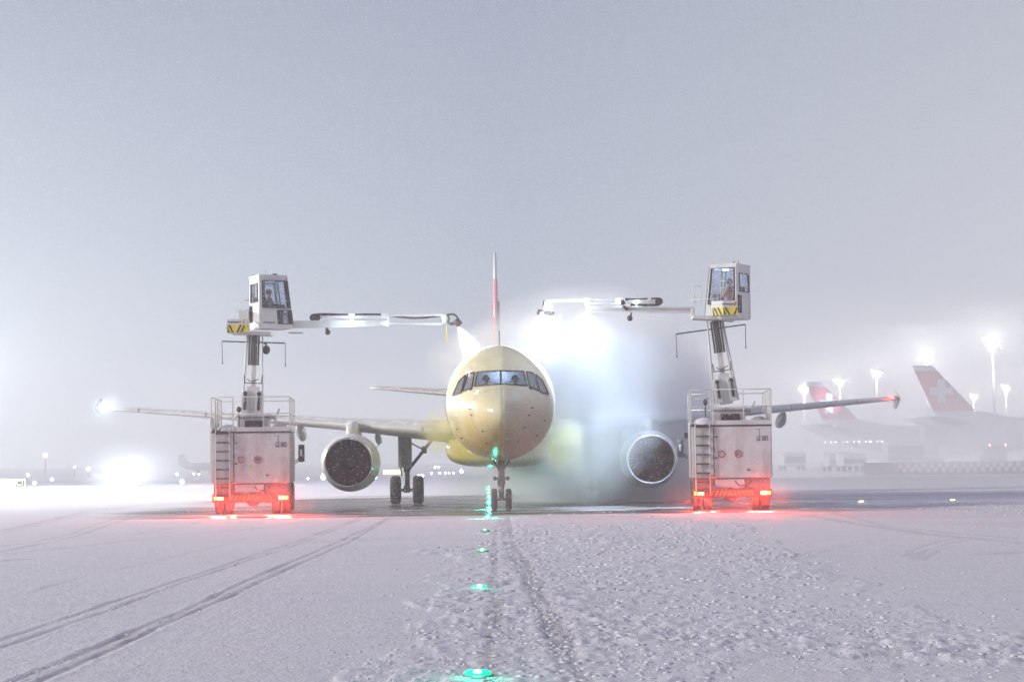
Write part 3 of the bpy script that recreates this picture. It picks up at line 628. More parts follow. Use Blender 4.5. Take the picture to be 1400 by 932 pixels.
# fin (white tip and leading edge, red sides, white cross)
def fin(T, parent, z0, z1, y0t, y1t, y0b, y1b, thb, tht, red, zr, name='fin'):
    mb = MB(T)
    def sec(z):
        k = (z - z0) / (z1 - z0); le = y0b + (y0t - y0b) * k; te = y1b + (y1t - y1b) * k; th = (thb + (tht - thb) * k) / 2; c = te - le
        return [Vector((x, le + u * c, z)) for x, u in ((0, 0), (th * .6, .05), (th, .3), (th * .6, .7), (0.012, 1), (-.012, 1), (-th * .6, .7), (-th, .3), (-th * .6, .05))]
    zs = [z0, zr, z1]; mb.rings([sec(z0), sec(zr)], True, False); mb.cur = 1; mb.rings([sec(zr), sec(z1)], False, True)
    return mb.build(name, red, parent)
FN = fin(TA, ROOTA, 5.6, 11.9, 34.6, 36.3, 29.8, 36.0, .46, .13, [TAILRED, WHITE], 10.55)
mb = MB(TA); mb.bar((0, 29.75, 5.7), (0, 34.55, 11.85), .07, .10); mb.build('fin_leading_edge', M('leading_edge_metal', (.7, .7, .72), .35, .3), FN)
mb = MB(TA)
for sg in (-1, 1):
    mb.box((sg * .13, 33.6, 8.3), (.12, 2.2, .7)); mb.box((sg * .13, 33.6, 8.3), (.121, .7, 2.2))
mb.build('cross_emblem', WHITE, FN)
# nose gear
ng = bpy.data.objects.new('nose_gear', None); col.objects.link(ng); ng.parent = ROOTA; gy = 5.07
mb = MB(TA); mb.tube((0, gy, .38), (0, gy, .95), .075).tube((0, gy, .85), (0, gy - .1, 1.85), .12).tube((-.34, gy, .38), (.34, gy, .38), .05)
mb.tube((0, gy - .1, .45), (.02, gy - .22, .72), .03).tube((.02, gy - .22, .72), (0, gy - .1, .95), .03).tube((-.28, gy, 1.75), (-.03, gy, 1.35), .035).tube((.28, gy, 1.75), (.03, gy, 1.35), .035)
mb.box((0, gy, 1.0), (.28, .26, .2)).box((0, gy - .05, 1.55), (.34, .2, .14)).box((0, gy, .45), (.18, .2, .2)); mb.tube((.08, gy - .08, .5), (.1, gy - .12, 1.7), .014).tube((-.08, gy - .08, .5), (-.1, gy - .12, 1.7), .014); mb.build('strut', STEEL, ng)
for sg in (-1, 1):
    mb = MB(TA); mb.tube((sg * .12, gy - .1, 1.12), (sg * .22, gy - .1, 1.12), .03).tube((sg * .22, gy - .26, 1.12), (sg * .22, gy - .12, 1.12), .075, .06, 14); mb.build('taxi_lamp', STEEL, ng)
    mb = MB(TA); mb.prism([(sg * .36, gy - .5, 1.85), (sg * .36, gy + .9, 1.85), (sg * .46, gy + .8, 1.45), (sg * .46, gy - .35, 1.48)], (.03, 0, 0)); mb.build('gear_door', GREYP, ng)
    mb = MB(TA); mb.lathe((sg * .25, gy, .38), [(-.09, .24), (-.105, .3), (-.09, .35), (-.05, .378), (0, .383), (.05, .378), (.09, .35), (.105, .3), (.09, .24)], 'X', 30); wh = mb.build('wheel', RUBBER, ng)
    MB(TA).lathe((sg * .25, gy, .38), [(-.08, .02), (-.06, .15), (-.09, .24), (.09, .24), (.06, .15), (.08, .02)], 'X', 20, True, True).build('rim', STEEL, wh)
mb = MB(TA); mb.ball((-.28, 4.4, 1.83), .05, 10); mb.build('belly_light', emitter('teal_light', (.05, .55, 1), 3), ROOTA)

# ------------------------------------------------------------------ people
def person(name, loc, rz, label, J, jacket, headz, hat=None):
    t = thing(name, loc, label, 'person', rz=rz); T = WM[t.name]
    order = list(J); me = bpy.data.meshes.new('body'); idx = {k: i for i, k in enumerate(order)}
    E = [(idx[k], idx[J[k][2]]) for k in order if J[k][2]]
    me.from_pydata([J[k][0] for k in order], E, []); o = bpy.data.objects.new('tmp', me); col.objects.link(o)
    sk = o.modifiers.new('skin', 'SKIN'); sv = me.skin_vertices[0].data
    for k in order: r = J[k][1]; sv[idx[k]].radius = r if isinstance(r, tuple) else (r, r); sv[idx[k]].use_root = (k == 'pelvis')
    sb = o.modifiers.new('sub', 'SUBSURF'); sb.levels = 2
    dg = bpy.context.evaluated_depsgraph_get(); dg.update(); m2 = bpy.data.meshes.new_from_object(o.evaluated_get(dg)); bpy.data.objects.remove(o)
    m2.materials.clear(); m2.materials.append(jacket); m2.materials.append(SKIN); m2.name = 'body'
    hands = [J[k][0] for k in order if k.startswith('hand')]
    for p in m2.polygons:
        c = p.center; p.use_smooth = True
        if c.z > headz or any((c - Vector(h)).length < .1 for h in hands): p.material_index = 1
    b = bpy.data.objects.new('body', m2); col.objects.link(b); b.parent = t
    hd = Vector(J['head'][0])
    mb = MB(T); mb.ball(hd + Vector((0, -.015 if False else .02, .035)), .112, 14, (.95, 1.02, 1)); mb.v = [p for p in mb.v]; mb.build('hair', HAIR, t)
    mb = MB(T); mb.tube(hd + Vector((0, -.1, -.03)), hd + Vector((0, -.135, -.04)), .02, .01, 8); mb.ball(hd + Vector((-.035, -.098, .01)), .012, 8); mb.ball(hd + Vector((.035, -.098, .01)), .012, 8); mb.build('face', SKIN, t)
    return t
def seated(reach=.42, lean=-.03):
    V = Vector; J = {'pelvis': (V((0, 0, .55)), (.15, .12), None), 'belly': (V((0, lean, .72)), (.15, .11), 'pelvis'), 'chest': (V((0, lean, .93)), (.18, .12), 'belly'),
         'neck': (V((0, lean, 1.10)), .06, 'chest'), 'chin': (V((0, lean - .015, 1.17)), .065, 'neck'), 'head': (V((0, lean - .02, 1.26)), (.085, .10), 'chin'), 'crown': (V((0, lean - .01, 1.33)), .06, 'head')}
    for s, n in ((-1, 'l'), (1, 'r')):
        J['sh' + n] = (V((s * .19, lean, 1.02)), .07, 'chest'); J['el' + n] = (V((s * .27, lean - .1, .78)), .052, 'sh' + n); J['wr' + n] = (V((s * .2, lean - reach * .8, .83)), .036, 'el' + n); J['hand' + n] = (V((s * .18, lean - reach, .85)), .04, 'wr' + n)
        J['hip' + n] = (V((s * .1, 0, .53)), .095, 'pelvis'); J['knee' + n] = (V((s * .14, -.42, .52)), .068, 'hip' + n); J['ank' + n] = (V((s * .14, -.47, .1)), .045, 'knee' + n); J['toe' + n] = (V((s * .15, -.62, .05)), .04, 'ank' + n)
    return J
for sg, lb in ((-1, 'pilot in dark shirt with dark hair at the left windshield of the airliner'), (1, 'pilot in dark shirt at the right windshield of the airliner')):
    p = TA @ Vector((sg * .5, 2.62, 3.26)); t = person('person', p, R(.67), lb, seated(), SHIRT, 1.12)
    hd = Vector((0, -.05, 1.27)); mb = MB(WM[t.name])
    for s in (-1, 1): mb.tube(hd + Vector((s * .10, 0, 0)), hd + Vector((s * .135, 0, 0)), .045, .04, 12)
    mb.path([hd + Vector((.12 * math.cos(a), 0, .13 * math.sin(a))) for a in [math.pi * i / 8 for i in range(9)]], .012); mb.build('headset', DARK, t)
    mb = MB(TA); mb.b2(sg * .5 - .24, sg * .5 + .24, 2.78, 2.92, 3.7, 4.35).b2(sg * .5 - .24, sg * .5 + .24, 2.4, 2.85, 3.52, 3.72); mb.build('pilot_seat', SEATM, ROOTA, .04)

# ------------------------------------------------------------------ deicing trucks
def panel(mb, A, B, C, D, holes, n, th=.04):             # quad A B C D (bottom-left, bottom-right, top-right, top-left) with rectangular uv holes
    A, B, C, D, n = map(Vector, (A, B, C, D, n)); us = sorted({0, 1, *[h[0] for h in holes], *[h[1] for h in holes]}); vs = sorted({0, 1, *[h[2] for h in holes], *[h[3] for h in holes]})
    P = lambda u, v: (A * (1 - u) + B * u) * (1 - v) + (D * (1 - u) + C * u) * v
    for i in range(len(us) - 1):
        for j in range(len(vs) - 1):
            u, v = (us[i] + us[i + 1]) / 2, (vs[j] + vs[j + 1]) / 2
            if any(h[0] < u < h[1] and h[2] < v < h[3] for h in holes): continue
            mb.prism([P(us[i], vs[j]), P(us[i + 1], vs[j]), P(us[i + 1], vs[j + 1]), P(us[i], vs[j + 1])], n * th)
    return P
def window(P, h, n, parent, gl=None, rim=.035):
    c = [P(h[0], h[2]), P(h[1], h[2]), P(h[1], h[3]), P(h[0], h[3])]; mb = MB(); n = Vector(n)
    mb.prism(c, n * .012); wn = mb.build('window', gl or GLASS, parent)
    mb = MB(); o = n * .022
    for a, b in zip(c, c[1:] + c[:1]): mb.bar(a + o, b + o, rim * 1.6, .02)
    mb.build('window_frame', FRAME, wn)
BLAMP = emitter('boom_lamp_lens', (.7, .86, 1), 25)
CHEV = M('chevron_paint', (.55, .30, .03), .5, var=.2)
def truck(side, loc, yaw, num, label):
    t = thing('deicing_truck', loc, label, 'deicing truck', 'aircraft deicing trucks with raised booms', yaw); T = WM[t.name]; Lf = side < 0
    W = 1.33
    tank = MB(T).b2(-W, W, 0, 5.4, 1.08, 2.80).build('tank_body', TANK, t, .03)
    mb = MB(T)                                          # seams, hinges and edge trim on the body
    for x in (-.60,): mb.b2(x, x + .025, -.012, .0, 1.1, 2.78)
    for x in (.92, .925): mb.b2(x, x + .008, -.008, .0, 2.45, 2.7)
    mb.b2(.78, 1.0, -.008, 0, 2.69, 2.70)
    for z in (2.80,): mb.b2(-W - .02, W + .02, -.025, .03, z, z + .035)
    mb.b2(W, W + .012, .15, .19, 1.1, 2.8); mb.b2(-W - .012, -W, .15, .19, 1.1, 2.8)
    for yy in (1.3, 2.6, 3.9): mb.b2(W, W + .015, yy, yy + .03, 1.1, 2.78); mb.b2(-W - .015, -W, yy, yy + .03, 1.1, 2.78)
    mb.build('body_trim', DARK, tank)
    mb = MB(T)
    for yy in (.0, .55, 1.9, 3.2): mb.b2(-W - .05, -W - .017, yy, yy + .07, 1.1, 2.9)
    mb.build('side_post', RAIL, tank, .01)
    mb = MB(T); mb.b2(-.68, W, -.01, .03, 2.84, 2.99).b2(W - .02, W + .02, .03, 5.3, 2.84, 2.96).b2(-W - .02, -W + .02, .03, 5.3, 2.84, 2.96); mb.build('parapet', TANK, t, .008)
    for hx, hz in ((-.5, 1.75), (-.5, 2.45), (.55, 1.35)):
        MB(T).b2(hx - .05, hx + .05, -.03, -.004, hz - .02, hz + .02).build('latch', DARK, tank)
    for hx, hz in ((-.57, 1.35), (-.57, 2.0), (-.57, 2.6)):
        MB(T).b2(hx - .015, hx + .015, -.025, -.003, hz - .07, hz + .07).build('hinge', STEEL, tank)
    mb = MB(T); mb.path([Vector((.1, -.06, .98)), Vector((.22, -.09, .84)), Vector((.5, -.08, .82)), Vector((.66, -.05, .98))], .022); mb.build('fluid_hose', HOSE, t)
    mb = MB(T); mb.tube((-.05, .0, .92), (-.05, -.07, .92), .05).tube((.3, .0, .96), (.3, -.06, .96), .035); mb.build('hose_coupling', STEEL, t) if False else None
    # ladder with hoops
    mb = MB(T)
    for x in (-1.19, -.72):
        mb.tube((x, -.10, .52), (x, -.10, 2.85), .022).tube((x, -.10, 2.85), (x, .08, 2.95), .02)
        mb.tube((x, -.1, 1.2), (x, 0.0, 1.2), .016)
    ld_ = mb.build('ladder', RAIL, t); mb = MB(T)
    for k in range(8): z = .62 + .305 * k; mb.b2(-1.17, -.74, -.15, -.05, z, z + .045)
    mb.build('rungs', DARK, ld_)
    mb = MB(T); mb.b2(-1.12, -.75, .02, .08, 1.05, 1.12)
    # railing
    zt = 4.02; z0 = 2.85; mb = MB(T)
    posts = [(-W, 0), (-.60, 0), (.42, 0), (W, 0), (W, 1.8), (W, 3.6), (W, 5.2), (-W, 1.8), (-W, 3.6), (-W, 5.2), (0, 5.2)]
    for i, (x, y) in enumerate(posts): mb.bar((x, y, z0), (x, y, zt), .045 if i in (1, 3) else .032)
    for z in (zt, 3.45):
        for a, b in (((-.60, 0), (W, 0)), ((W, 0), (W, 5.2)), ((W, 5.2), (-W, 5.2)), ((-W, 5.2), (-W, 0))): mb.tube((*a, z), (*b, z), .016, n=6)
    mb.tube((-W, 0, zt), (-.6, 0, zt), .014, n=6).tube((-W, 0, 3.87), (-.6, 0, 3.87), .012, n=6).tube((-W, 0, 3.45), (-.6, 0, 3.45), .012, n=6)
    for k in range(6): xx = (-W + .05) if Lf else (W - .01); yy = .35 + .42 * k; mb.tube((xx, yy, z0), (xx, yy, 3.92), .018, n=6)
    if Lf:
        for k in range(4): mb.tube((-W + .08 + .07 * k, .5, z0), (-W + .08 + .07 * k, .5, 3.98), .02, n=6)
    else:
        for z in (3.05, 3.4, 3.75): mb.tube((-1.15, 1.3, z), (-.62, 1.3, z), .014, n=6)
        mb.tube((-.62, 1.3, 2.9), (-.62, 1.3, 3.85), .018, n=6)
    mb.build('railing', RAIL, t)
    # turntable, motor housing and snow on the roof
    mb = MB(T); mb.b2(-.56, .55, 1.6, 3.2, 2.82, 3.36).b2(-.62, .62, 1.5, 3.3, 3.36, 3.46).b2(.55, .78, 1.9, 2.6, 3.3, 3.44); mb.box((.84, 2.2, 3.55), (.06, .4, .26), Matrix.Rotation(R(25), 3, 'Y')); tt = mb.build('turntable', TANK, t, .03)
    mb = MB(T); mb.b2(-.28, .36, 1.55, 1.6, 2.98, 3.24)
    for k in range(6): mb.b2(-.24 + .1 * k, -.2 + .1 * k, 1.51, 1.55, 3.0, 3.2)
    mb.build('vent_grille', DARK, tt)
    for cx, cy_, rx, ry, rz_ in ((.95, .7, .33, .45, .28), (-.85, .9, .40, .5, .26), (.5, .5, .3, .3, .16), (-.2, .6, .35, .4, .14)):
        mb = MB(T); mb.ball((cx, cy_, 2.86), 1, 16, (rx, ry, rz_)); o = mb.build('snow_patch', GREYP if cx > .9 else SNOWM, t)
    mb = MB(T); mb.b2(-1.3, 1.3, .06, 5.2, 2.78, 2.86); mb.build('roof_deck', DARK, t)
    mb = MB(T); mb.tube((-.82 if not Lf else -.45, .9, 2.85), (-.82 if not Lf else -.45, .9, 3.55), .02).ball((-.82 if not Lf else -.45, .9, 3.62), .09, 8, (1, 1, 1.2)); mb.build('beacon', DARK, t)
    # chassis, bumper, plate
    mb = MB(T)
    for x in (-.45, .45): mb.b2(x - .06, x + .06, .16, 8.0, .78, 1.06)
    mb.b2(-1.2, 1.2, .5, .7, .95, 1.07); mb.tube((-.9, 1.3, .52), (.9, 1.3, .52), .09); mb.ball((0, 1.3, .50), .24, 14, (1.1, 1, 1)); mb.tube((-.9, 5.9, .52), (.9, 5.9, .52), .08)
    mb.b2(-.9, -.5, .2, .28, .42, .5).b2(.42, .85, .2, .28, .42, .5); mb.tube((-.45, .3, .45), (-.45, .9, .7), .04).tube((.45, .3, .45), (.45, .9, .7), .04)
    mb.build('chassis', DARK, t, .01)
    mb = MB(T); mb.b2(-.55, .42, .06, .1, .78, 1.04); mb.build('rear_plate', TANK, t)
    bu = MB(T).b2(-1.31, 1.31, -.03, .08, .44, .72).build('rear_bumper', M('bumper_red_%d' % (side + 1), (.25, .04, .035), .5, var=.2, snow=.5), t, .01)
    mb = MB(T)
    for k in range(-5, 6):
        x = k * .14; s = 1 if k < 0 else -1
        mb.prism([(x - .035, -.035, .49), (x + .035, -.035, .49), (x + .035 + s * .09, -.035, .67), (x - .035 + s * .09, -.035, .67)], (0, .006, 0))
    mb.build('chevrons', CHEV, bu)
    mgm = M('mudguard_paint', (.22, .19, .19), .6, var=.2)
    for xa, xb in ((-1.27, -.62), (.45, 1.27)): MB(T).b2(xa, xb, .1, .14, .74, 1.07).b2(xa if xa < 0 else xb - .03, xa + .03 if xa < 0 else xb, .12, 2.5, .62, 1.07).build('mudguard', mgm, t)
    for sx in (-1, 1):
        mb = MB(T); mb.b2(sx * 1.10 - .21, sx * 1.10 + .21, -.075, -.032, .50, .66); tl = mb.build('tail_light', DARK, t, .006)
        mb = MB(T)
        mb.b2(sx * 1.04 - .10, sx * 1.04 - .01, -.09, -.072, .52, .64).b2(sx * 1.04 + .0, sx * 1.04 + .10, -.09, -.072, .52, .64); mb.build('brake_lens', emitter('brake_lens', (1, .33, .10), 11), tl)
        mb = MB(T); mb.b2(sx * 1.21 - .05, sx * 1.21 + .05, -.09, -.072, .52, .64); mb.build('indicator_lens', emitter('indicator_lens', (1, .35, .05), 5), tl)
        lamp('tail_glow', 'SPOT', T @ Vector((sx * 1.08, -.12, .62)), 2200, (1, .05, .035), tl, .22, T.to_3x3() @ Vector((0, -1, .02)), 132)
        lamp('tail_glow', 'POINT', T @ Vector((sx * .62, .38, .42)), 400, (1, .05, .035), tl, .08)  # extra red lamp added behind the bumper to redden tyres and mudguards
        lamp('tail_glow', 'POINT', T @ Vector((sx * 1.08, -.36, .50)), 22, (1, .07, .05), tl, .08)
    # wheels
    for y in (1.3, 5.9):
        for sx in (-1, 1):
            for dx in ((1.14, .80) if y < 2 else (1.13,)):
                mb = MB(T); mb.lathe((sx * dx, y, .52), [(-.13, .3), (-.15, .42), (-.13, .5), (-.07, .52), (-.06, .505), (.06, .505), (.07, .52), (.13, .5), (.15, .42), (.13, .3)], 'X', 34); wh = mb.build('wheel', RUBBER, t)
                MB(T).lathe((sx * dx, y, .52), [(-.12, .02), (-.08, .16), (-.13, .3), (.13, .3), (.08, .16), (.12, .02)], 'X', 22, True, True).build('rim', STEEL, wh)
    # low front cab and mirror
    mb = MB(T); mb.rings([[T.inverted() @ (T @ Vector((x, y, z))) for x, y, z in ((-1.2, a, .6), (1.2, a, .6), (1.2, a, h), (-1.2, a, h))] for a, h in ((6.3, 2.6), (7.6, 2.6), (8.2, 1.7), (8.3, .7))], smooth=False); fc_ = mb.build('driver_cab', TANK, t, .04)
    mb = MB(T); mb.b2(-1.215, -1.20, 6.6, 7.5, 1.7, 2.4).b2(1.20, 1.215, 6.6, 7.5, 1.7, 2.4); mb.build('window', FRAME, fc_)
    for s in (-1, 1):
        if s == side and not (side > 0): continue
        if s == 1 and side > 0: continue
        mb = MB(T); x = s * (1.56 if Lf else 1.62); y = 5.6
        mb.box((x, y, 2.1), (.23, .1, .64)); mr = mb.build('mirror', FRAME, t, .04)
        mb = MB(T); mb.b2(x - .05 * 1, x + .03, y - .062, y - .05, 2.0, 2.24); mb.build('mirror_glass', CHROME, mr)
        mb = MB(T); mb.tube((x - s * .02, y, 1.95), (s * 1.2, y + .7, 1.75), .018).tube((x, y, 1.9), (s * 1.2, y + .7, 1.65), .018); mb.build('mirror_arm', DARK, mr)
    # lettering and round signs
    pl = lambda x, z, y=-.004: T @ basis((x, y, z), (1, 0, 0), (0, 0, 1), (0, -1, 0))
    text('LE 0' + num, .235, 'lettering', BLACKP, tank, pl(1.03, 2.38) @ Matrix.Diagonal((.60, 1, 1, 1)))
    for x, s, rad in ((-.34, '', .10), (.22, '30' if Lf else '20', .11)):
        mb = MB(T); n = 28
        for i in range(n):
            a, b = 2 * math.pi * i / n, 2 * math.pi * (i + 1) / n; mb.bar((x + rad * math.cos(a), -.008, 1.88 + rad * math.sin(a)), (x + rad * math.cos(b), -.008, 1.88 + rad * math.sin(b)), .02, .035)
        rs_ = mb.build('round_sign', REDP, tank)
        if s: text(s, .13, 'lettering', BLACKP, rs_, pl(x, 1.88))
        else: MB(T).b2(x - .05, x + .05, -.007, -.003, 1.873, 1.887).build('sign_bar', BLACKP, rs_)
    if Lf:
        mb = MB(T); mb.prism([(-.08, -.005, 1.64), (.04, -.005, 1.64), (-.02, -.005, 1.74)], (0, .006, 0)); mb.build('warning_triangle', YELP, tank)
    if not Lf:
        mb = MB(T); mb.box((-1.42, 4.2, 2.55), (.16, .22, .2)).bar((-1.33, 4.2, 2.6), (-1.42, 4.2, 2.6), .05); wl_ = mb.build('lamp_housing', DARK, t)  # unseen lamp added on the truck flank as fill light for the spray mist
        lamp('mist_fill_light', 'SPOT', T @ Vector((-1.60, 4.2, 2.65)), 2000, (.62, .78, 1), wl_, .10, (-1, 1.0, .14), 105)
    # ---- mast, seen standing straight over the turntable
    Y = loc[1] + 2.45; A = lambda x, y, dy=0.: at(x, y, Y + dy)
    if Lf: base, top, mx = (345, 566), (349, 455), 0
    else: base, top, mx = (993, 549), (977, 438), 0
    b0, b1 = A(*base), A(*top); up = (b1 - b0).normalized(); rt = Vector((1, 0, 0)) - up * up.x; rt.normalize(); bk = rt.cross(up)
    mp = lambda a, b, d=0.: b0 + (b1 - b0) * b + rt * a + Vector((0, 1, 0)) * d
    mb = MB(); mb.bar(mp(0, -.03), mp(0, .34), .42, .34); ms = mb.build('mast', WHITE, t, .02)
    mb = MB(); mb.bar(mp(0, .34), mp(0, 1.02), .16 if Lf else .2, .18); mb.build('mast_inner_section', WHITE, ms, .01)
    for s in (-1, 1):
        mb = MB(); mb.rings([[mp(s * .24 + a * .13, b, d) for a, b in ((-1, 0), (1, 0), (1, .24), (.6, .29), (-.6, .29), (-1, .24))] for d in (-.26, .2)], smooth=False); br = mb.build('mast_bracket', WHITE, ms, .01)
        mb = MB(); mb.tube(mp(s * .24, .25, -.30), mp(s * .24, .25, -.25), .07, n=14); mb.bar(mp(s * .24, .05, -.29), mp(s * .24, .14, -.29), .09, .05); mb.tube(mp(s * .24, .12, -.30), mp(s * .24, .24, -.30), .035); mb.build('hinge_pin', DARK, br)
        mb = MB(); mb.tube(mp(s * (.42 if not Lf else .36), .0, -.1), mp(s * .27, 1.0, -.05), .028 if s < 0 or not Lf else .018); mb.tube(mp(s * .36, .0, .12), mp(s * .24, 1.0, .1), .018); mb.build('guide_rail', RAIL, ms)
    mb = MB(); mb.bar(mp(-.3, .38, -.1), mp(.32, .38, -.1), .03).bar(mp(.3, .38, -.2), mp(.33, .48, -.2), .03).bar(mp(-.28, .38, -.2), mp(-.31, .48, -.2), .03); mb.path([mp(-.2, .43, -.2), mp(-.1, .40, -.2), mp(0, .40, -.2), mp(.2, .43, -.2)], .015); mb.build('hose_clip', DARK, ms)
    cb = MB(); 
    for i in range(5): cb.bar(mp(-.16 + .08 * i, .60, -.2), mp(-.16 + .08 * i, .985, -.2), .055, .07)
    for k in range(14): cb.bar(mp(-.2, .61 + .0275 * k, -.245), mp(.2, .61 + .0275 * k, -.245), .02, .03)
    cb.build('cable_chain', HOSE, ms)
    mb = MB(); mb.b2(0, 0, 0, 0, 0, 0) if False else None
    zc = 1.0 - (.115 if Lf else .10)
    xl, xr = (-1.17, 1.07) if Lf else (-1.38, 1.03)
    p0, p1 = mp(xl, zc), mp(xr, zc)
    mb.bar(p0, p1, .03, .045); mb.tube(p0, p0 + Vector((.02, 0, -.76)), .012, n=6).tube(p1, p1 + Vector((0, 0, -.78)), .012, n=6)
    mb.ball(p0 + Vector((.02, 0, -.78)), .03, 8).ball(p1 + Vector((0, 0, -.8)), .03, 8); mb.build('sensor_bar', DARK, ms)
    if Lf: mb = MB(); mb.ball(A(364, 478), .14, 12, (1, .8, 1.2)); mb.bar(A(359, 468), A(365, 471), .06); mb.build('winch_motor', DARK, ms)
    # ---- operator cabin
    if Lf: cb_c = A(371, 449); u = Vector((math.cos(R(24)), math.sin(R(24)), 0))
    else: cb_c = A(995, 436); u = Vector((-math.cos(R(30)), math.sin(R(30)), 0))
    v = Vector((-u.y, u.x, 0)); H, Lb, Lt, CW = 1.82, .60, .36, .56        # u forward, v left of forward
    cam_side = -1 if (-v).y < 0 else 1                                     # which side faces the camera
    Q = lambda a, b, z: cb_c + u * a + v * b + Vector((0, 0, z)); cab = None
    mb = MB(); P_s = {}
    if Lf: sh = [(.10, .96, .38, .90), (.58, 1.0 - .03, .07, .33)]
    else: sh = [(.06, .93, .27, .94)]
    for s in (-1, 1):
        nn = v * s; P_s[s] = panel(mb, Q(-Lb, CW * s, 0), Q(Lb, CW * s, 0), Q(Lt, CW * s, H), Q(-Lb, CW * s, H), sh, nn)
    fh = [(.05, .95, .30, .93)]; fn = (u * H + Vector((0, 0, 1)) * (Lb - Lt)).normalized()
    Pf = panel(mb, Q(Lb, -CW, 0), Q(Lb, CW, 0), Q(Lt, CW, H), Q(Lt, -CW, H), fh, fn)
    bh = [(.16, .86, .50, .84), (.05, .26, .10, .42)] if not Lf else [(.15, .88, .50, .86), (.05, .28, .12, .44)]
    Pb = panel(mb, Q(-Lb, CW, 0), Q(-Lb, -CW, 0), Q(-Lb, -CW, H), Q(-Lb, CW, H), bh, -u)
    mb.prism([Q(-Lb - .03, -CW - .03, H), Q(Lt + .05, -CW - .03, H), Q(Lt + .05, CW + .03, H), Q(-Lb - .03, CW + .03, H)], (0, 0, .07))
    mb.prism([Q(-Lb, -CW, 0), Q(Lb, -CW, 0), Q(Lb, CW, 0), Q(-Lb, CW, 0)], (0, 0, .06))
    cab = mb.build('operator_cabin', WHITE, t, .008)
    for s in (-1, 1):
        for h in sh: window(P_s[s], h, v * s, cab, rim=.10 if Lf else .04)
    for h in fh: window(Pf, h, fn, cab)
    for h in bh: window(Pb, h, -u, cab)
    mb = MB(); mb.tube(Q(-.3, -.3, H), Q(-.3, -.3, H + .22), .008, n=5).tube(Q(-.5, .5, H + .03), Q(-.5, .5, H + .12), .02, n=6).box(Q(.0, -.45, H + .06), (.14, .14, .05)); mb.build('aerial', DARK, cab)
    mb = MB(); mb.bar(Q(Lb + .02, -CW * .98, .02), Q(Lt + .03, -CW * .98, H), .05).bar(Q(Lb + .02, CW * .98, .02), Q(Lt + .03, CW * .98, H), .05); mb.build('corner_post', GREYP, cab)
    mb = MB(); mb.box(Q(-.12, 0, .42), (.46, .46, .12)); mb.bar(Q(-.36, 0, .45), Q(-.42, 0, 1.1), .44, .1); mb.box(Q(-.1, 0, .22), (.2, .2, .35)); mb.build('operator_seat', SEATM, cab, .03)
    mb = MB(); mb.bar(Q(.3, -.3, .1), Q(.32, -.3, .72), .08).bar(Q(.3, .3, .1), Q(.32, .3, .72), .08).box(Q(.34, -.25, .78), (.16, .2, .1)).box(Q(.34, .28, .8), (.16, .16, .1)); mb.build('control_console', DARK, cab, .01)
    mb = MB(); mb.box(Q(.05, 0, H - .12), (.20, .09, .05)); mb.build('cabin_lamp', emitter('cabin_lamp_%d' % (side + 1), (.45, .68, 1), 9), cab)
    lamp('cabin_glow', 'POINT', Q(.05, 0, H - .3), 10 if not Lf else 4, (.6, .8, 1), cab, .08)
    yawp = math.atan2(u.y, u.x) + R(90)
    person('person', Q(-.12, 0, .0), yawp, 'operator in an orange red jacket seated in the cabin of the right deicing truck' if not Lf else 'operator in a dark jacket seated in the cabin of the left deicing truck', seated(.36), JACKET if not Lf else SHIRT, 1.12)
    # deck under the cabin, hazard striped box, hand rail
    mb = MB(); dk = A(345, 455) if Lf else A(975, 435); a0, a1 = (A(318, 455), A(372, 457)) if Lf else (A(946, 434), A(1003, 437))
    mb.bar(a0, a1, .9, .13); 
    if Lf: mb.bar(A(395, 455), A(415, 455), .5, .04)
    else: mb.b2(0, 0, 0, 0, 0, 0) if False else mb.bar(A(947, 421), A(947, 433), .12, .3)
    mb.build('platform', WHITE, t, .02)
    dYY = -.95 if Lf else -1.2
    if Lf: X0, X1, yt, ym, yb_ = 310, 339, 436, 444, 455
    else: X0, X1, yt, ym, yb_ = 975, 1009, 411, 420, 431
    dY = dYY; wl, wr = at(X0, yb_, Y + dY), at(X1, yb_, Y + dY); zt_, zm_ = at(X0, yt, Y + dY).z, at(X0, ym, Y + dY).z
    ch = .34; yy = Y + dY
    if Lf: foot = [Vector((wl.x, yy, 0)), Vector((wr.x - .1, yy, 0)), Vector((wr.x, yy + .2, 0)), Vector((wr.x, yy + .6, 0)), Vector((wl.x, yy + .6, 0))]
    else: foot = [Vector((wl.x, yy + .25, 0)), Vector((wl.x + ch, yy, 0)), Vector((wr.x, yy, 0)), Vector((wr.x, yy + .6, 0)), Vector((wl.x, yy + .6, 0))]
    zb_ = wl.z; mb = MB(); mb.rings([[p + Vector((0, 0, z)) for p in foot] for z in (zb_, zt_)], smooth=False); hb = mb.build('hazard_box', WHITE, t, .01)
    mb = MB(); mb.rings([[p + Vector((0, -.004, z)) for p in foot[:3]] + [p + Vector((0, .01, z)) for p in foot[:3][::-1]] for z in (zb_ + .005, zm_)], smooth=False); mb.build('yellow_band', YELP, hb)
    mb = MB(); sgm = list(zip(foot[:2], foot[1:3])) if not Lf else [(foot[0], foot[1])]
    for a, b in sgm:
        ln = (b - a).length; d = (b - a).normalized(); k = 0; mid = .62 if not Lf and a is foot[1] else (.0 if not Lf else .25)
        x = .04
        while x < ln - .08:
            sl = -.14 if (x < ln * mid or (not Lf and a is foot[0])) else .14
            if Lf: sl = -.13 if x < .2 else .13
            pts = [a + d * x, a + d * (x + .065), a + d * max(0, min(ln, x + .065 + sl)), a + d * max(0, min(ln, x + sl))]
            nn = Vector((d.y, -d.x, 0)); zz = [zb_ + .01, zb_ + .01, zm_ - .005, zm_ - .005]
            mb.prism([p + nn * .012 + Vector((0, 0, z)) for p, z in zip(pts, zz)], nn * .006); x += .145
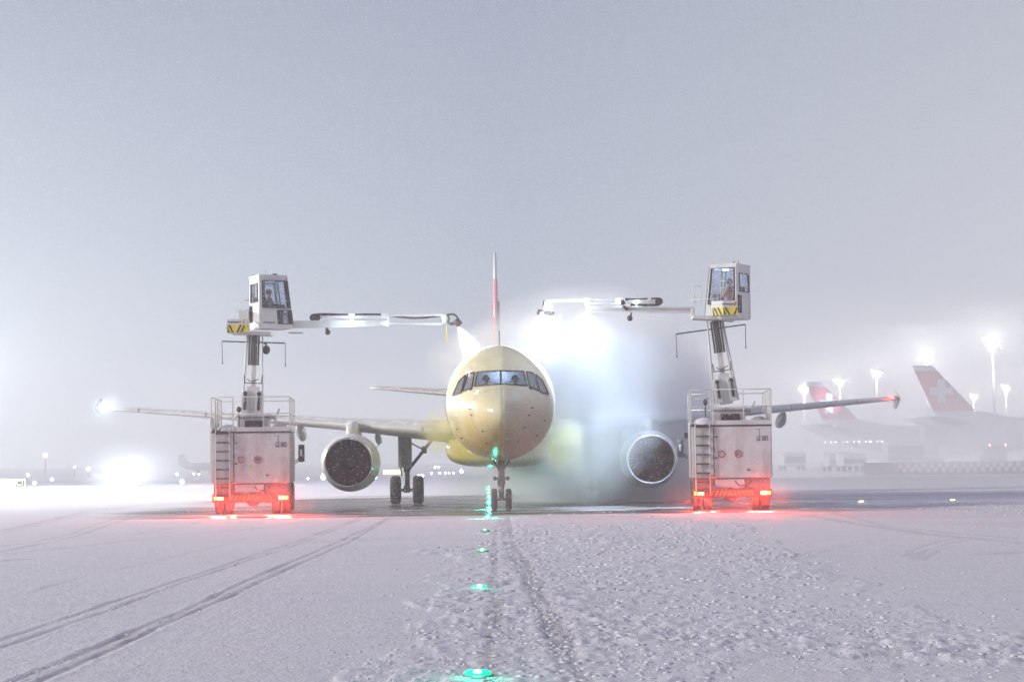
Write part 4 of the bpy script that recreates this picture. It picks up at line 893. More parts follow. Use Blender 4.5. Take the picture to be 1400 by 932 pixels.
    mb.build('black_stripes', BLACKP, hb)
    cx = (foot[0].x + foot[1].x) / 2 if Lf else (foot[1].x + foot[2].x) / 2; zz = (zt_ + zm_) / 2
    text('vestergaard', .10, 'lettering', BLACKP, hb, basis((cx - .06, yy - .006, zz), (1, 0, 0), (0, 0, 1), (0, -1, 0)))
    mb = MB(); lx = (foot[1].x - .05 if Lf else foot[2].x - .09); mb.prism([(lx - .05, yy - .006, zz - .07), (lx + .02, yy - .006, zz - .07), (lx + .06, yy - .006, zz + .08), (lx - .01, yy - .006, zz + .08)], (0, .006, 0)); mb.build('logo', ORANGE, hb)
    if Lf: text('vestergaard', .09, 'lettering', BLACKP, cab, basis(P_s[-1](.28, .10) - v * .03, u, (0, 0, 1), -v))
    mb = MB()
    if Lf:
        mb.tube(A(329.5, 411), A(340, 410), .016).tube(A(329.5, 411), A(329, 432), .016).tube(A(329.5, 424), A(340, 423), .014); mb.box(A(334, 431), (.34, .34, .3))
        mb.path([A(324 + 5 * math.cos(a), 428 - 5 * math.sin(a)) for a in [math.pi * i / 6 for i in range(-2, 9)]], .012)
    else:
        mb.tube(A(948, 390), A(958, 392), .016).tube(A(948, 390), A(949, 414), .022).tube(A(958, 392), A(959, 414), .014).tube(A(944, 410, -.5), A(982, 408, -.8), .016).tube(A(951, 392, .3), A(951, 414, .3), .014)
        mb.tube(A(985, 408, -.7), A(1000, 384, -.75), .012).tube(A(985, 384, -.75), A(1000, 384, -.75), .012).tube(A(985, 384, -.75), A(985, 408, -.75), .012).tube(A(985, 394, -.75), A(1000, 391, -.75), .012)
    mb.build('hand_rail', RAIL, t)
    # ---- spray boom reaching over the aircraft
    Yb = Y + .6 if Lf else Y + .3; B = lambda x, y, dy=0.: at(x, y, Yb + dy)
    if Lf:
        mb = MB(); mb.rings([[B(x, y0, -.1), B(x, y0, .1), B(x, y1, .1), B(x, y1, -.1)] for x, y0, y1 in ((396, 438.5, 449), (450, 437.5, 448), (500, 438, 446.5), (531, 439, 444))], smooth=False); bm_ = mb.build('boom', WHITE, t, .008)
        mb = MB(); mb.bar(B(398, 443.5, -.105), B(525, 441.6, -.105), .01, .02).bar(B(531, 442.5), B(606, 443), .06).bar(B(433, 433.6), B(531, 433.0), .1).bar(B(520, 431.5), B(607, 430.6), .09, .07); mb.build('boom_extension', WHITE, bm_, .004)
        mb = MB(); mb.tube(B(428, 434, -.1), B(428, 434, .1), .125, n=18).tube(B(434, 434, -.12), B(434, 434, .12), .11, n=16); mb.build('roller', DARK, bm_)
        mb = MB(); mb.path([B(428, 430.5), B(440, 429.6), B(480, 431), B(500, 430.2), B(530, 430.5)], .05); mb.path([B(534, 431.5), B(548, 433.5), B(565, 434.8), B(580, 434.3), B(595, 432.5), B(606, 431)], .035); mb.build('hose', HOSE, bm_)
        for m_ in (MB().box(B(481, 431.5), (.22, .16, .18)), MB().box(B(526, 431.5), (.26, .16, .16)).bar(B(531, 431), B(531, 445), .07).box(B(529, 443), (.18, .16, .16)), MB().box(B(607, 436), (.12, .16, .3))): m_.build('boom_clamp', WHITE, bm_, .008)
        mb = MB(); mb.bar(B(447, 437), B(447, 449), .03); mb.box(B(447, 451), (.1, .12, .18)); mb.ball(B(448, 454), .10, 12); mb.build('lamp_housing', DARK, bm_)
        mb = MB(); mb.path([B(611, 431), B(615, 429.5), B(620, 429.5), B(624, 432), B(627, 437)], .035).path([B(612, 431), B(614.5, 436), B(612, 440), B(616, 443.5), B(622, 443)], .028).path([B(627, 437), B(631.5, 441), B(628, 444)], .02); mb.build('nozzle_hose', HOSE, bm_)
        mb = MB(); mb.ball(B(625, 440), .12, 10).tube(B(620, 441), B(630, 440), .07).tube(B(625, 440), B(626, 446), .06, .09).box(B(618, 441.5), (.12, .1, .08)); nz = mb.build('spray_nozzle', STEEL, bm_)
        for gx_, gy_ in ((481, 435), (529, 441), (606, 433.5)): MB().ball(B(gx_, gy_, -.2), .05, 10).build('boom_lamp', BLAMP, bm_)
        mb = MB(); mb.tube(B(611, 446), B(611, 465), .022).tube(B(611, 440), B(611, 446), .01); mb.build('distance_probe', YELP, bm_)
        lamp('boom_lamp_glow', 'SPOT', B(629, 445, -.15), 1600, (.75, .88, 1), bm_, .05, (.25, .0, -1), 100)
        lamp('boom_lamp_glow', 'POINT', B(478, 451, -.9), 55, (.72, .88, 1), bm_, .1)
        lamp('boom_lamp_glow', 'POINT', B(590, 455, -.8), 40, (.8, .9, 1), bm_, .1)
    else:
        mb = MB()
        for y0, y1 in ((418.2, 420.4), (424.6, 427.2)): mb.rings([[B(x, y0 + s, -.12), B(x, y0 + s, .12), B(x, y1 + s, .12), B(x, y1 + s, -.12)] for x, s in ((950, 1), (862, 0), (800, .5))], smooth=False)
        mb.rings([[B(x, 420.2 + s, -.04), B(x, 420.2 + s, .04), B(x, 424.8 + s, .04), B(x, 424.8 + s, -.04)] for x, s in ((950, 1), (862, 0), (800, .5))], smooth=False)
        bm_ = mb.build('boom', WHITE, t, .006)
        mb = MB(); mb.bar(B(746, 411.5), B(850, 410), .13, .1).bar(B(800, 414.5), B(856, 414.5), .12, .08).bar(B(858, 412.5), B(898, 411.5), .16, .12); mb.build('boom_extension', WHITE, bm_, .004)
        mb = MB(); mb.tube(B(901, 412, -.14), B(901, 412, .14), .135, n=18); mb.build('roller', DARK, bm_)
        mb = MB(); mb.path([B(855, 409), B(870, 410), B(885, 409), B(901, 408.5)], .05).path([B(862, 417), B(885, 417), B(901, 416.5)], .045); mb.build('hose', HOSE, bm_)
        for m_ in (MB().box(B(802, 411.5), (.18, .2, .26)).bar(B(803, 412), B(803, 424), .06), MB().box(B(847, 410.5), (.3, .22, .2)), MB().box(B(888, 409.5), (.12, .2, .16)), MB().rings([[B(745, 410.5, d), B(756, 412, d), B(755, 426, d), B(742.5, 422, d)] for d in (-.12, .12)], smooth=False)): m_.build('boom_clamp', WHITE, bm_, .008)
        mb = MB(); mb.ball(B(851, 413.5, -.14), .09, 10).box(B(855, 421, -.1), (.2, .12, .08), Matrix.Rotation(R(40), 3, 'Y')).bar(B(863, 427), B(862.5, 434), .05).ball(B(861, 435), .10, 12); mb.build('lamp_housing', DARK, bm_)
        for gx_, gy_ in ((804, 414.5), (846, 413.5), (870, 414), (752, 417), (741, 429)): MB().ball(B(gx_, gy_, -.2), .05, 10).build('boom_lamp', BLAMP, bm_)
        mb = MB(); mb.ball(B(739, 427), .10, 10).ball(B(753, 427.5), .09, 10).tube(B(734, 428.5), B(758, 428), .05).tube(B(738, 423), B(735, 429), .05).path([B(744, 411), B(742.5, 416), B(743, 423)], .03); mb.build('spray_nozzle', STEEL, bm_)
        lamp('boom_lamp_glow', 'SPOT', B(744, 434, .9), 1300, (.58, .78, 1), bm_, .06, (.1, .8, -1), 120)
        lamp('boom_lamp_glow', 'SPOT', B(797, 430, 1.6), 1500, (.52, .74, 1), bm_, .06, (.1, .5, -1), 130)
        lamp('boom_lamp_glow', 'SPOT', B(842, 431, 1.6), 1100, (.52, .74, 1), bm_, .06, (.15, .5, -1), 120)
        lamp('boom_lamp_glow', 'POINT', B(770, 432, -1.0), 160, (.8, .9, 1), bm_, .1)
    return t
xl = at(343.5, 700, 75).x; xr = at(1001.5, 697, 73).x
TL = truck(-1, (xl, 75, 0), R(3.9), '82', 'deicing truck left of the airliner, LE 082 on its white tank, boom reaching right')
TR = truck(1, (xr, 73, 0), R(-3.6), '83', 'deicing truck right of the airliner, LE 083 on its white tank, boom reaching left')

# ------------------------------------------------------------------ sprays and mist
def volmat(name, colr, dens, aniso, core, nscale=1.2, thr=.35, gain=3.):
    m = bpy.data.materials.new(name); m.use_nodes = True; nt = m.node_tree; N, L = nt.nodes, nt.links; N.clear()
    o = N.new('ShaderNodeOutputMaterial'); v = N.new('ShaderNodeVolumePrincipled'); v.inputs['Color'].default_value = (*colr, 1); v.inputs['Anisotropy'].default_value = aniso
    tc = N.new('ShaderNodeTexCoord'); ln = N.new('ShaderNodeVectorMath'); ln.operation = 'LENGTH'; L.new(tc.outputs['Object'], ln.inputs[0])
    fall = mth(nt, 'POWER', mth(nt, 'SUBTRACT', 1.0, ln.outputs['Value'], True), core)
    no = N.new('ShaderNodeTexNoise'); no.inputs['Scale'].default_value = nscale; no.inputs['Detail'].default_value = 4; L.new(tc.outputs['Object'], no.inputs['Vector'])
    d = mth(nt, 'MULTIPLY', mth(nt, 'MULTIPLY', mth(nt, 'SUBTRACT', no.outputs['Fac'], thr, True), gain), mth(nt, 'MULTIPLY', fall, dens))
    L.new(d, v.inputs['Density']); L.new(v.outputs[0], o.inputs['Volume']); return m
def mist(name, c, r, mat, label, cat, rot=(0, 0, 0)):
    mb = MB(); mb.ball((0, 0, 0), 1, 24); o = mb.build(name, mat); o.location = c; o.scale = r; o.rotation_euler = rot; return tag(o, label, cat, kind='stuff')
MW = volmat('white_mist', (.98, .985, 1), 1.7, 0., .7, 2.0, .22, 2.0)
MB2 = volmat('bright_mist', (.98, .985, 1), .75, 0., .8, 2.6, .30, 2.6)
MO = volmat('olive_mist', (.84, .86, .76), .35, 0., .8, 2.0)
mist('fluid_mist', at(808, 622, 81.5), (2.0, 2.6, 1.9), MO, 'thin olive mist under the right wing root', 'mist')
mist('spray_mist', at(815, 580, 82), (2.8, 2.6, 2.4), MB2, 'ragged spray mist close to the right side of the nose', 'mist')
mist('spray_mist', at(822, 574, 92), (5.2, 8.0, 5.4), MW, 'cloud of white spray mist hiding the wing between the nose and the right deicing truck', 'mist')
mist('spray_mist', at(795, 480, 84), (4.6, 5, 2.7), MB2, 'brightest spray mist under the right boom', 'mist')
mist('spray_mist', at(700, 492, 84), (3.4, 4, 1.6), MB2, 'thin spray mist drifting over the crown of the nose', 'mist')
mist('spray_mist', at(880, 665, 95), (5.5, 5.0, 2.2), MW, 'low spray mist along the ground around the right engine', 'mist')
MY = volmat('yellow_mist', (.92, .85, .48), .8, 0., .7, 2.2)
mist('fluid_mist', at(768, 604, 80.5), (1.0, 2.2, 1.2), MY, 'yellow fluid mist right of the nose at the wing root', 'mist')
mist('fluid_mist', at(604, 590, 83.0), (1.0, 2.3, .95), MY, 'yellow fluid mist left of the nose at the wing root', 'mist')
MG = volmat('pale_mist', (.93, .97, .95), .35, 0., .8, 1.4)
mist('spray_mist', at(730, 655, 84), (4.0, 5, 1.4), MG, 'faint mist behind the nose wheel', 'mist')
MDL = volmat('low_drift', (.97, .975, .99), .13, 0., .7, 2.2)
MPT = volmat('thin_halo_haze', (.98, .985, .99), .13, 0., .9, 2.0, .25, 2.)
MP_ = volmat('halo_haze', (.98, .985, .99), .45, 0., .9, 2.0, .25, 2.)  # for local volumes added to give the lamps their halos
mist('halo_haze', at(183, 650, 193), (5.5, 4, 3.2), MP_, 'added haze that carries the halo of the glaring headlights', 'snow')
mist('halo_haze', at(148, 557, 91.5), (1.0, 1.2, .9), MP_, 'added haze for the halo around the left wingtip lamp', 'snow')
mist('halo_haze', at(1212, 541, 91.5), (1.0, 1.2, .9), MP_, 'added haze for the halo around the right wingtip lamp', 'snow')
mist('halo_haze', at(345, 686, 73.4), (2.6, 1.7, 1.1), MPT, 'added haze for the red tail light halo behind the left deicing truck', 'snow')
mist('halo_haze', at(1003, 682, 71.4), (2.7, 1.7, 1.1), MPT, 'added haze for the red tail light halo behind the right deicing truck', 'snow')
mist('halo_haze', at(677, 672, 76.6), (1.5, 2.4, 1.5), MPT, 'added haze for the green glow around the nose wheel', 'snow')
MD = volmat('drifting_snow', (.97, .975, .99), .014, 0., .7, 2.2)
mist('drifting_snow', at(1290, 600, 300), (62, 62, 22), MD, 'drifting snow in front of the big parked airliner', 'snow')
mist('drifting_snow', at(1240, 640, 180), (34, 16, 5), MDL, 'low drifting snow along the checkered barrier', 'snow')
mist('drifting_snow', at(190, 640, 235), (75, 35, 12), volmat('far_left_drift', (.96, .975, .99), .035, 0., .7, 2.2), 'drifting snow over the taxiways far on the left', 'snow')
mist('drifting_snow', at(1120, 600, 330), (58, 70, 22), MD, 'drifting snow in front of the parked airliner behind the wingtip', 'snow')
def jet(name, a, b, r0, r1, dens, label, soft=1.0, streak=.6):      # cone of droplets, streaky and soft towards its edge
    m = bpy.data.materials.new(name); m.use_nodes = True; nt = m.node_tree; N, L = nt.nodes, nt.links; N.clear()
    o = N.new('ShaderNodeOutputMaterial'); v = N.new('ShaderNodeVolumePrincipled'); v.inputs['Color'].default_value = (.98, .985, 1, 1)
    tc = N.new('ShaderNodeTexCoord'); sp = N.new('ShaderNodeSeparateXYZ'); L.new(tc.outputs['Object'], sp.inputs[0])
    R_ = mth(nt, 'ADD', r0 / r1, mth(nt, 'MULTIPLY', sp.outputs['Z'], 1 - r0 / r1))
    X_ = mth(nt, 'DIVIDE', sp.outputs['X'], R_); Y_ = mth(nt, 'DIVIDE', sp.outputs['Y'], R_)
    rr = mth(nt, 'SQRT', mth(nt, 'ADD', mth(nt, 'MULTIPLY', X_, X_), mth(nt, 'MULTIPLY', Y_, Y_)))
    f = mth(nt, 'POWER', mth(nt, 'SUBTRACT', 1.0, rr, True), soft)
    cb = N.new('ShaderNodeCombineXYZ'); L.new(X_, cb.inputs[0]); L.new(Y_, cb.inputs[1]); L.new(mth(nt, 'MULTIPLY', sp.outputs['Z'], .6), cb.inputs[2])
    no = N.new('ShaderNodeTexNoise'); no.inputs['Scale'].default_value = 5; no.inputs['Detail'].default_value = 5; L.new(cb.outputs[0], no.inputs['Vector'])
    st = mth(nt, 'MULTIPLY', mth(nt, 'SUBTRACT', no.outputs['Fac'], .5 * streak, True), 2.0 / (1.0 + .2 * streak))
    end = mth(nt, 'MULTIPLY', mth(nt, 'SUBTRACT', 1.0, sp.outputs['Z'], True), 4.0, True)
    d = mth(nt, 'MULTIPLY', mth(nt, 'DIVIDE', mth(nt, 'MULTIPLY', mth(nt, 'MULTIPLY', f, st), end), mth(nt, 'ADD', R_, .45)), dens)
    L.new(d, v.inputs['Density']); L.new(v.outputs[0], o.inputs['Volume'])
    mb = MB(); mb.tube((0, 0, 0), (0, 0, 1), r0 / r1, 1, 28); ob = mb.build(name, m); q = (Vector(b) - Vector(a)); ob.location = a
    ob.rotation_mode = 'QUATERNION'; ob.rotation_quaternion = q.to_track_quat('Z', 'Y'); ob.scale = (r1, r1, q.length); return tag(ob, label, 'spray', kind='stuff')
jet('fluid_spray', at(626, 446, 78.0), at(653, 490, 78.9), .06, .62, 7.0, 'white cone of fluid sprayed onto the nose from the left boom', .8, .5)
jet('fluid_spray', at(734, 429, 75.9), at(697, 448.5, 77.2), .03, .10, 16, 'thin white jet of fluid from the right boom nozzle', .8, .3)
jet('fluid_spray', at(740, 429, 76.0), at(733, 492, 80.5), .08, 2.2, 1.5, 'wide white fan of fluid sprayed onto the crown from the right boom', .9, .8)
jet('fluid_spray', at(800, 427, 77.0), at(795, 520, 84.5), .5, 3.2, .8, 'second wide white fan of fluid drifting down below the middle of the right boom', .9, .8)

# ------------------------------------------------------------------ inset and taxiway lights
BULB = emitter('green_bulb', (.5, 1, .85), 12)
GREEN = emitter('green_lens', (.0, .95, .30), 1.4); YELL = emitter('yellow_lens', (1, .7, .25), 8)
STEELD = M('light_housing', (.3, .3, .3), .5, .5)
def inset(name, p, lens, label, cat, group, ecol, en, wd=.11):
    t = thing(name, (p.x, p.y, 0), label, cat, group); T = WM[t.name]
    MB(T).lathe((0, 0, 0), [(0.0, .15), (.03, .14), (.05, .09)], 'Z', 20, True, True).build('housing', STEELD, t)
    mb = MB(T); mb.ball((0, -.06, .05), wd, 12, (1, .5, .28)); ln_ = mb.build('lens', lens, t)
    if ecol[0] < .5: MB(T).ball((0, -.10, .06), wd * .35, 10, (1, .5, .5)).build('bulb', BULB, ln_)
    if en: lamp('light_glow', 'POINT', T @ Vector((0, -.2, .16)), en, ecol, t, .06)
    return t
names = ['nearest the camera', 'second from the camera', 'third from the camera', 'fourth from the camera', 'just in front of the nose wheel', 'beside the left nose wheel tyre', 'first behind the nose wheel', 'second behind the nose wheel', 'third behind the nose wheel', 'fourth behind the nose wheel', 'farthest of the row']
for k in range(11):
    Yk = 18.2 + 12.2 * k; pxk = 650 + (668 - 650) * min(1, (Yk - 18) / 55) if k < 5 else 668.
    X = at(pxk, 650, Yk).x
    inset('centreline_light', Vector((X, Yk, 0)), GREEN, 'green inset centreline light, ' + names[k], 'runway light', 'green centreline lights in the snow', (.02, 1, .6), [3, 1.5, .8, 2, 40, 90, 60, 40, 30, 25, 20][k], [.12, .11, .09, .06, .1, .10, .10, .10, .10, .10, .10][k])
for px, py, lb in ((1177, 687, 'yellow inset light right of the right deicing truck, nearer one'), (1302, 685, 'yellow inset light farthest right in front of the checkered barrier')):
    inset('inset_light', gr(px, py), YELL, lb, 'runway light', 'yellow inset lights', (1, .7, .3), 3, .10)
BLUE = emitter('blue_lens', (.30, .38, 1.0), 30); WHL = emitter('white_lens', (.8, .9, 1), 40); REDL = emitter('red_lens', (1, .25, .12), 25)
def post_light(p, zl, mat, r, label, cat='taxiway light', group='small lights standing at the edge of the taxiways', name='taxiway_light'):
    t = thing(name, (p.x, p.y, 0), label, cat, group); T = WM[t.name]
    MB(T).tube((0, 0, 0), (0, 0, zl - r * .6), .05 if zl < 1 else .12, .04 if zl < 1 else .07, 8).build('post', STEELD, t)
    MB(T).ball((0, 0, zl), r, 12).build('lamp', mat, t); return t
for px, py, Y, mt, r, lb in (
  (442, 652, 190, BLUE, .22, 'large bright blue light right of the left engine'), (513, 652, 190, BLUE, .15, 'blue light just left of the main wheels'), (573, 650, 200, BLUE, .13, 'blue light right of the main wheels, left of a pair'),
  (577.5, 650, 200, BLUE, .13, 'blue light right of the main wheels, right of a pair'), (590, 647, 240, BLUE, .12, 'blue light first of the far row under the nose'), (601, 646.5, 240, BLUE, .12, 'blue light second of the far row under the nose'),
  (609, 646.5, 240, BLUE, .15, 'blue light third of the far row under the nose'), (614, 646.5, 240, BLUE, .1, 'blue light fourth of the far row under the nose'), (620, 646.5, 240, BLUE, .1, 'blue light last of the far row under the nose'),
  (631, 644, 230, WHL, .16, 'white light left of the nose wheel'), (38, 649, 220, WHL, .12, 'pale light right of the illuminated sign'), (47, 661.5, 180, BLUE, .15, 'blue light low beside the illuminated sign'),
  (71, 655, 200, BLUE, .15, 'blue light between the sign and the headlights'), (172.5, 662.5, 175, WHL, .14, 'pale light below the glaring headlights'), (198.5, 655.5, 200, BLUE, .15, 'blue light right of the glaring headlights'),
  (249, 663, 175, BLUE, .17, 'blue light below the dark distant aircraft'), (421, 654, 190, BLUE, .08, 'small blue light right of the left deicing truck'), (595, 638.5, 320, WHL, .14, 'far white light above the blue row, left one'), (600, 638.2, 320, WHL, .14, 'far white light above the blue row, right one')):
    p = at(px, py, Y); post_light(p, max(p.z, .3), mt, r, lb)
for px, py, Y, mt, r, lb in ((62, 622, 300, REDL, .30, 'red warning lamp high on the far left'), (121, 641, 300, WHL, .24, 'white lamp left of the glaring headlights'), (102, 638, 300, WHL, .12, 'faint white lamp left of the headlights'), (242, 648, 260, WHL, .14, 'pale lamp left of the dark distant aircraft'), (265, 647.5, 260, WHL, .12, 'faint lamp right of the dark distant aircraft'), (272, 648, 260, WHL, .10, 'small lamp left of the left deicing truck')):
    p = at(px, py, Y); post_light(p, max(p.z, .3), mt, r, lb, 'lamp post', 'distant lamps on thin posts', 'lamp_post')

# illuminated signs
SIGNY = emitter('sign_face', (.72, 1.0, .55), 1.6); SIGNB = emitter('sign_face_bright', (.85, 1.0, .72), 2.4); SIGND = M('sign_dark_panel', (.05, .07, .04), .6, emit=(.35, .5, .3), es=.1)
def sign(px0, px1, py0, py1, Y, label, mat, legs=.25):
    a, b = at(px0, py1, Y), at(px1, py0, Y); t = thing('taxiway_sign', ((a.x + b.x) / 2, Y, 0), label, 'sign', 'illuminated taxiway signs'); z0, z1 = a.z, b.z
    MB().b2(a.x - .03, b.x + .03, Y, Y + .25, z0 - .03, z1 + .03).build('sign_box', STEELD, t, .02)
    MB().b2(a.x, b.x, Y - .012, Y - .002, z0, z1).build('sign_face', mat, t)
    mb = MB(); n = 3
    for i in range(n): x = a.x + (b.x - a.x) * (i + .5) / n; mb.tube((x, Y + .12, -.1), (x, Y + .12, z0), .03)
    mb.build('leg', STEELD, t); return t, a, b
t, a, b = sign(-60, 35, 654.5, 667, 150, 'bright pale green taxiway sign reading C1 at the left edge', SIGNB)
x0, x1 = at(21, 660, 150).x, at(34, 660, 150).x
MB().b2(x0, x1, 149.97, 149.985, a.z + .06, b.z - .07).build('dark_panel', SIGND, t)
text('C1', .46, 'lettering', SIGNB, t, basis(((x0 + x1) / 2, 149.965, (a.z + b.z) / 2), (1, 0, 0), (0, 0, 1), (0, -1, 0)), .004)
sign(440, 455, 645, 652, 260, 'small green illuminated sign behind the left engine', SIGNY)
sign(524, 548, 641.5, 648.5, 260, 'green illuminated sign behind the main wheels', SIGNY)
sign(129, 148, 647.5, 650.5, 330, 'faint green illuminated sign left of the headlights', SIGNY)
lamp('sign_glow', 'POINT', Vector((at(10, 660, 148).x, 146.5, 1.2)), 25, (.85, 1, .8), t, .4)

# ------------------------------------------------------------------ far vehicles
def car(p, label, lights=0):
    t = thing('car', (p.x, p.y, 0), label, 'car'); T = WM[t.name]
    mb = MB(T); P = [(0, .35), (0, .75), (.9, .95), (1.6, 1.45), (3.2, 1.48), (4.1, .95), (4.4, .85), (4.4, .35)]
    mb.rings([[Vector((x * (1 if z < 1 else .82), y, z)) for y, z in P] for x in (-.88, .88)], smooth=False); mb.build('body', FARGREY, t, .05)
    mb = MB(T); mb.b2(-.68, .68, 1.1, 1.5, 1.05, 1.36); mb.build('windscreen', FRAME, t)
    for x in (-.78, .78):
        for y in (.8, 3.5): MB(T).tube((x - .1, y, .33), (x + .1, y, .33), .33, n=20).build('wheel', RUBBER, t)
    if lights:
        for x in (-.56, .56):
            MB(T).ball((x, -.03, .66), .25, 12, (1, .4, 1)).build('headlight', emitter('headlight', (.75, .88, 1), 300), t)
            lamp('headlight_glow', 'SPOT', T @ Vector((x, -.12, .66)), lights, (.72, .86, 1), t, .12, (.12, -1, .02), 100)
    return t
car(Vector((at(174, 651, 195).x, 195, 0)), 'low car with glaring blue white headlights far on the left', 1800)
def service(px, py0, w_, h_, Y, label, beac=False):
    p = at(px, py0, Y); t = thing('service_truck', (p.x, Y, 0), label, 'service truck', 'service vehicles far behind'); T = WM[t.name]
    MB(T).b2(-w_ / 2, w_ / 2, 0, 4.5, .6, h_).build('cargo_box', FARGREY if beac else FARWHITE, t, .04)
    MB(T).b2(-w_ / 2 + .1, w_ / 2 - .1, -.02, 0, .9, h_ - .5).build('rear_door', FARGREY, t)
    MB(T).b2(-w_ / 2 + .1, w_ / 2 - .1, 4.6, 6.2, .5, 2.1).build('driver_cab', FARWHITE, t, .05)
    for x in (-w_ / 2 + .2, w_ / 2 - .2):
        for y in (1, 5.2): MB(T).tube((x - .13, y, .45), (x + .13, y, .45), .45, n=18).build('wheel', RUBBER, t)
        if beac: MB(T).ball((x - .1 if x < 0 else x + .1, -.05, h_ + .08), .15, 10).build('beacon', emitter('orange_beacon', (1, .35, .2), 10), t)
    return t
service(1364.5, 632, 2.3, 2.75, 290, 'grey box truck with two orange lamps on top behind the checkered barrier', True)
service(1178 - 9, 645, 2.4, 1.9, 230, 'pale box truck just left of the checkered barrier')
service(1150, 645, 2.6, 1.8, 238, 'pale box truck, second left of the checkered barrier')
service(1240, 640, 5.0, 3.4, 300, 'wide pale box truck half hidden by the plain end of the checkered barrier')
service(1087, 640, 2.6, 2.2, 260, 'pale box truck close to the right side of the right deicing truck')
# checkered barrier
Yw = 190; a = at(1181, 649, Yw); t = thing('barrier', (a.x + 18, Yw, 0), 'long low barrier with red and white checks in front of the big parked aircraft', 'barrier')
MB().b2(a.x, a.x + 36, Yw, Yw + .4, 0, 1.10).build('barrier_wall', M('barrier_plain', (.30, .24, .27), .8, var=.15), t, .02)
mb = MB(); mb2 = MB(); k = 0; x = a.x + 3.0
while x < a.x + 35.3:
    for r_ in (0, 1):
        ((mb if (k + r_) % 2 else mb2)).b2(x, x + .34, Yw - .006, Yw - .001, .22 + r_ * .40, .60 + r_ * .40)
    x += .34; k += 1
mb.build('pale_checks', M('barrier_pale', (.62, .60, .64), .7), t); mb2.build('red_checks', CHKR, t)

# ------------------------------------------------------------------ parked wide body aircraft, side on, tails to the left
def parked(name, px_tip, py_tip, Y, label, lit=False, scale=1.):
    # local frame: x = 0 at tail cone tip, +x towards the nose, z up
    p = at(px_tip, py_tip, Y); t = thing(name, (p.x, Y, 0), label, 'airliner', 'parked airliners with red tails'); T = WM[t.name] @ Matrix.Rotation(R(4), 4, 'Z')
    prof_ = [(0, 7.75, .12, .12), (2.5, 7.3, .7, .75), (6, 6.6, 1.5, 1.6), (11, 5.7, 2.3, 2.35), (17, 5.05, 2.8, 2.8), (24, 4.9, 2.82, 2.82), (45, 4.9, 2.82, 2.82), (54, 4.85, 2.5, 2.5), (58, 4.5, 1.5, 1.5), (60, 4.3, .2, .2)]
    MB(T).rings([[Vector((x, ry * math.cos(a_), zc + rz_ * math.sin(a_))) for a_ in [2 * math.pi * i / 32 for i in range(32)]] for x, zc, ry, rz_ in prof_]).build('fuselage', FARWHITE, t)
    F_ = [(1.3, 16.8), (4.7, 16.75), (12.3, 9.1), (5.0, 8.6)]
    def fin_slab(z0, z1, mat, nm):
        def xs_at(z): k = (z - 8.6) / (16.8 - 8.6); return 5.0 + (1.3 - 5.0) * k, 12.6 + (4.7 - 12.6) * k
        (a0, b0_), (a1, b1_) = xs_at(z0), xs_at(z1)
        mb = MB(T); h0, h1 = .3 - .02 * (z0 - 8.6), .3 - .02 * (z1 - 8.6)
        mb.rings([[Vector((a_, 0, z)), Vector((a_ + (b_ - a_) * .35, -h, z)), Vector((a_ + (b_ - a_) * .75, -h, z)), Vector((b_, 0, z)), Vector((a_ + (b_ - a_) * .75, h, z)), Vector((a_ + (b_ - a_) * .35, h, z))] for a_, b_, z, h in ((a0, b0_, z0, h0), (a1, b1_, z1, h1))], smooth=False)
        return mb.build(nm, mat, t)
    fin_slab(15.85, 16.8, FARWHITE, 'fin_tip'); fn = fin_slab(8.95, 15.85, FARRED, 'fin')
    mb = MB(T); mb.prism([(4.6, 0, 8.9), (13.2, 0, 8.9), (19, 0, 7.7), (8, 0, 7.2)], (0, .5, 0)); mb.build('fin_fillet', FARWHITE, t)
    ce = MB(T); cx, cz = 6.25, 12.4
    for s in (-1, 1): ce.b2(cx - 2.0, cx + 2.0, s * .31 - .03, s * .31 + .03, cz - .65, cz + .65); ce.b2(cx - .65, cx + .65, s * .31 - .032, s * .31 + .032, cz - 2.0, cz + 2.0)
    ce.build('cross_emblem', FARWHITE, fn)
    for s in (-1, 1):
        MB(T).rings([foil_x(x, c, y * s, z) for x, c, y, z in ((5.2, 6.3, 1.0, 7.0), (1.5, 2.4, 9.5, 7.9))]).build('tailplane', FARGREY if s < 0 else FARWHITE, t)
        MB(T).rings([foil_x(x, c, y * s, z) for x, c, y, z in ((25, 12, 2.4, 3.6), (22, 6, 12, 5.0), (18.0, 2.6, 29, 8.2))]).build('wing', FARWHITE, t)
        for y in (10.0,):
            MB(T).lathe((0, 0, 0), [(0, 0)], 'X', 4) if False else None
            MB(T @ Matrix.Translation((28, s * y, 2.9))).lathe((0, 0, 0), [(4.2, 1.15), (4.6, 1.3), (3, 1.45), (0, 1.3), (-1.5, .8)], 'X', 28, True, True).build('engine', FARWHITE, t)
        mb = MB(T); mb.tube((27, s * 5, .6), (27, s * 5, 3.5), .2); mb.tube((26.3, s * 5, .6), (26.3, s * 5 + .4, .6), .6).tube((27.8, s * 5, .6), (27.8, s * 5 + .4, .6), .6); mb.build('main_gear', DARK, t)
    mb = MB(T); mb.tube((52, 0, .5), (52, 0, 3), .15).tube((52, -.4, .5), (52, .4, .5), .5); mb.build('nose_gear', DARK, t)
    mb = MB(T); 
    wmat = M('far_windows', (.2, .2, .22), .5) if not lit else emitter('lit_cabin_windows', (.9, .95, 1), 6)
    for k in range(16): x_ = (12 + k * 1.6) if not lit else (4.5 + k * .8 + (.5 if k % 3 else 0)); MB(T).b2(x_, x_ + .24, -2.86, -2.5, 5.4 if not lit else 4.3, 5.75 if not lit else 4.55).build('cabin_window', wmat, t)
    return t
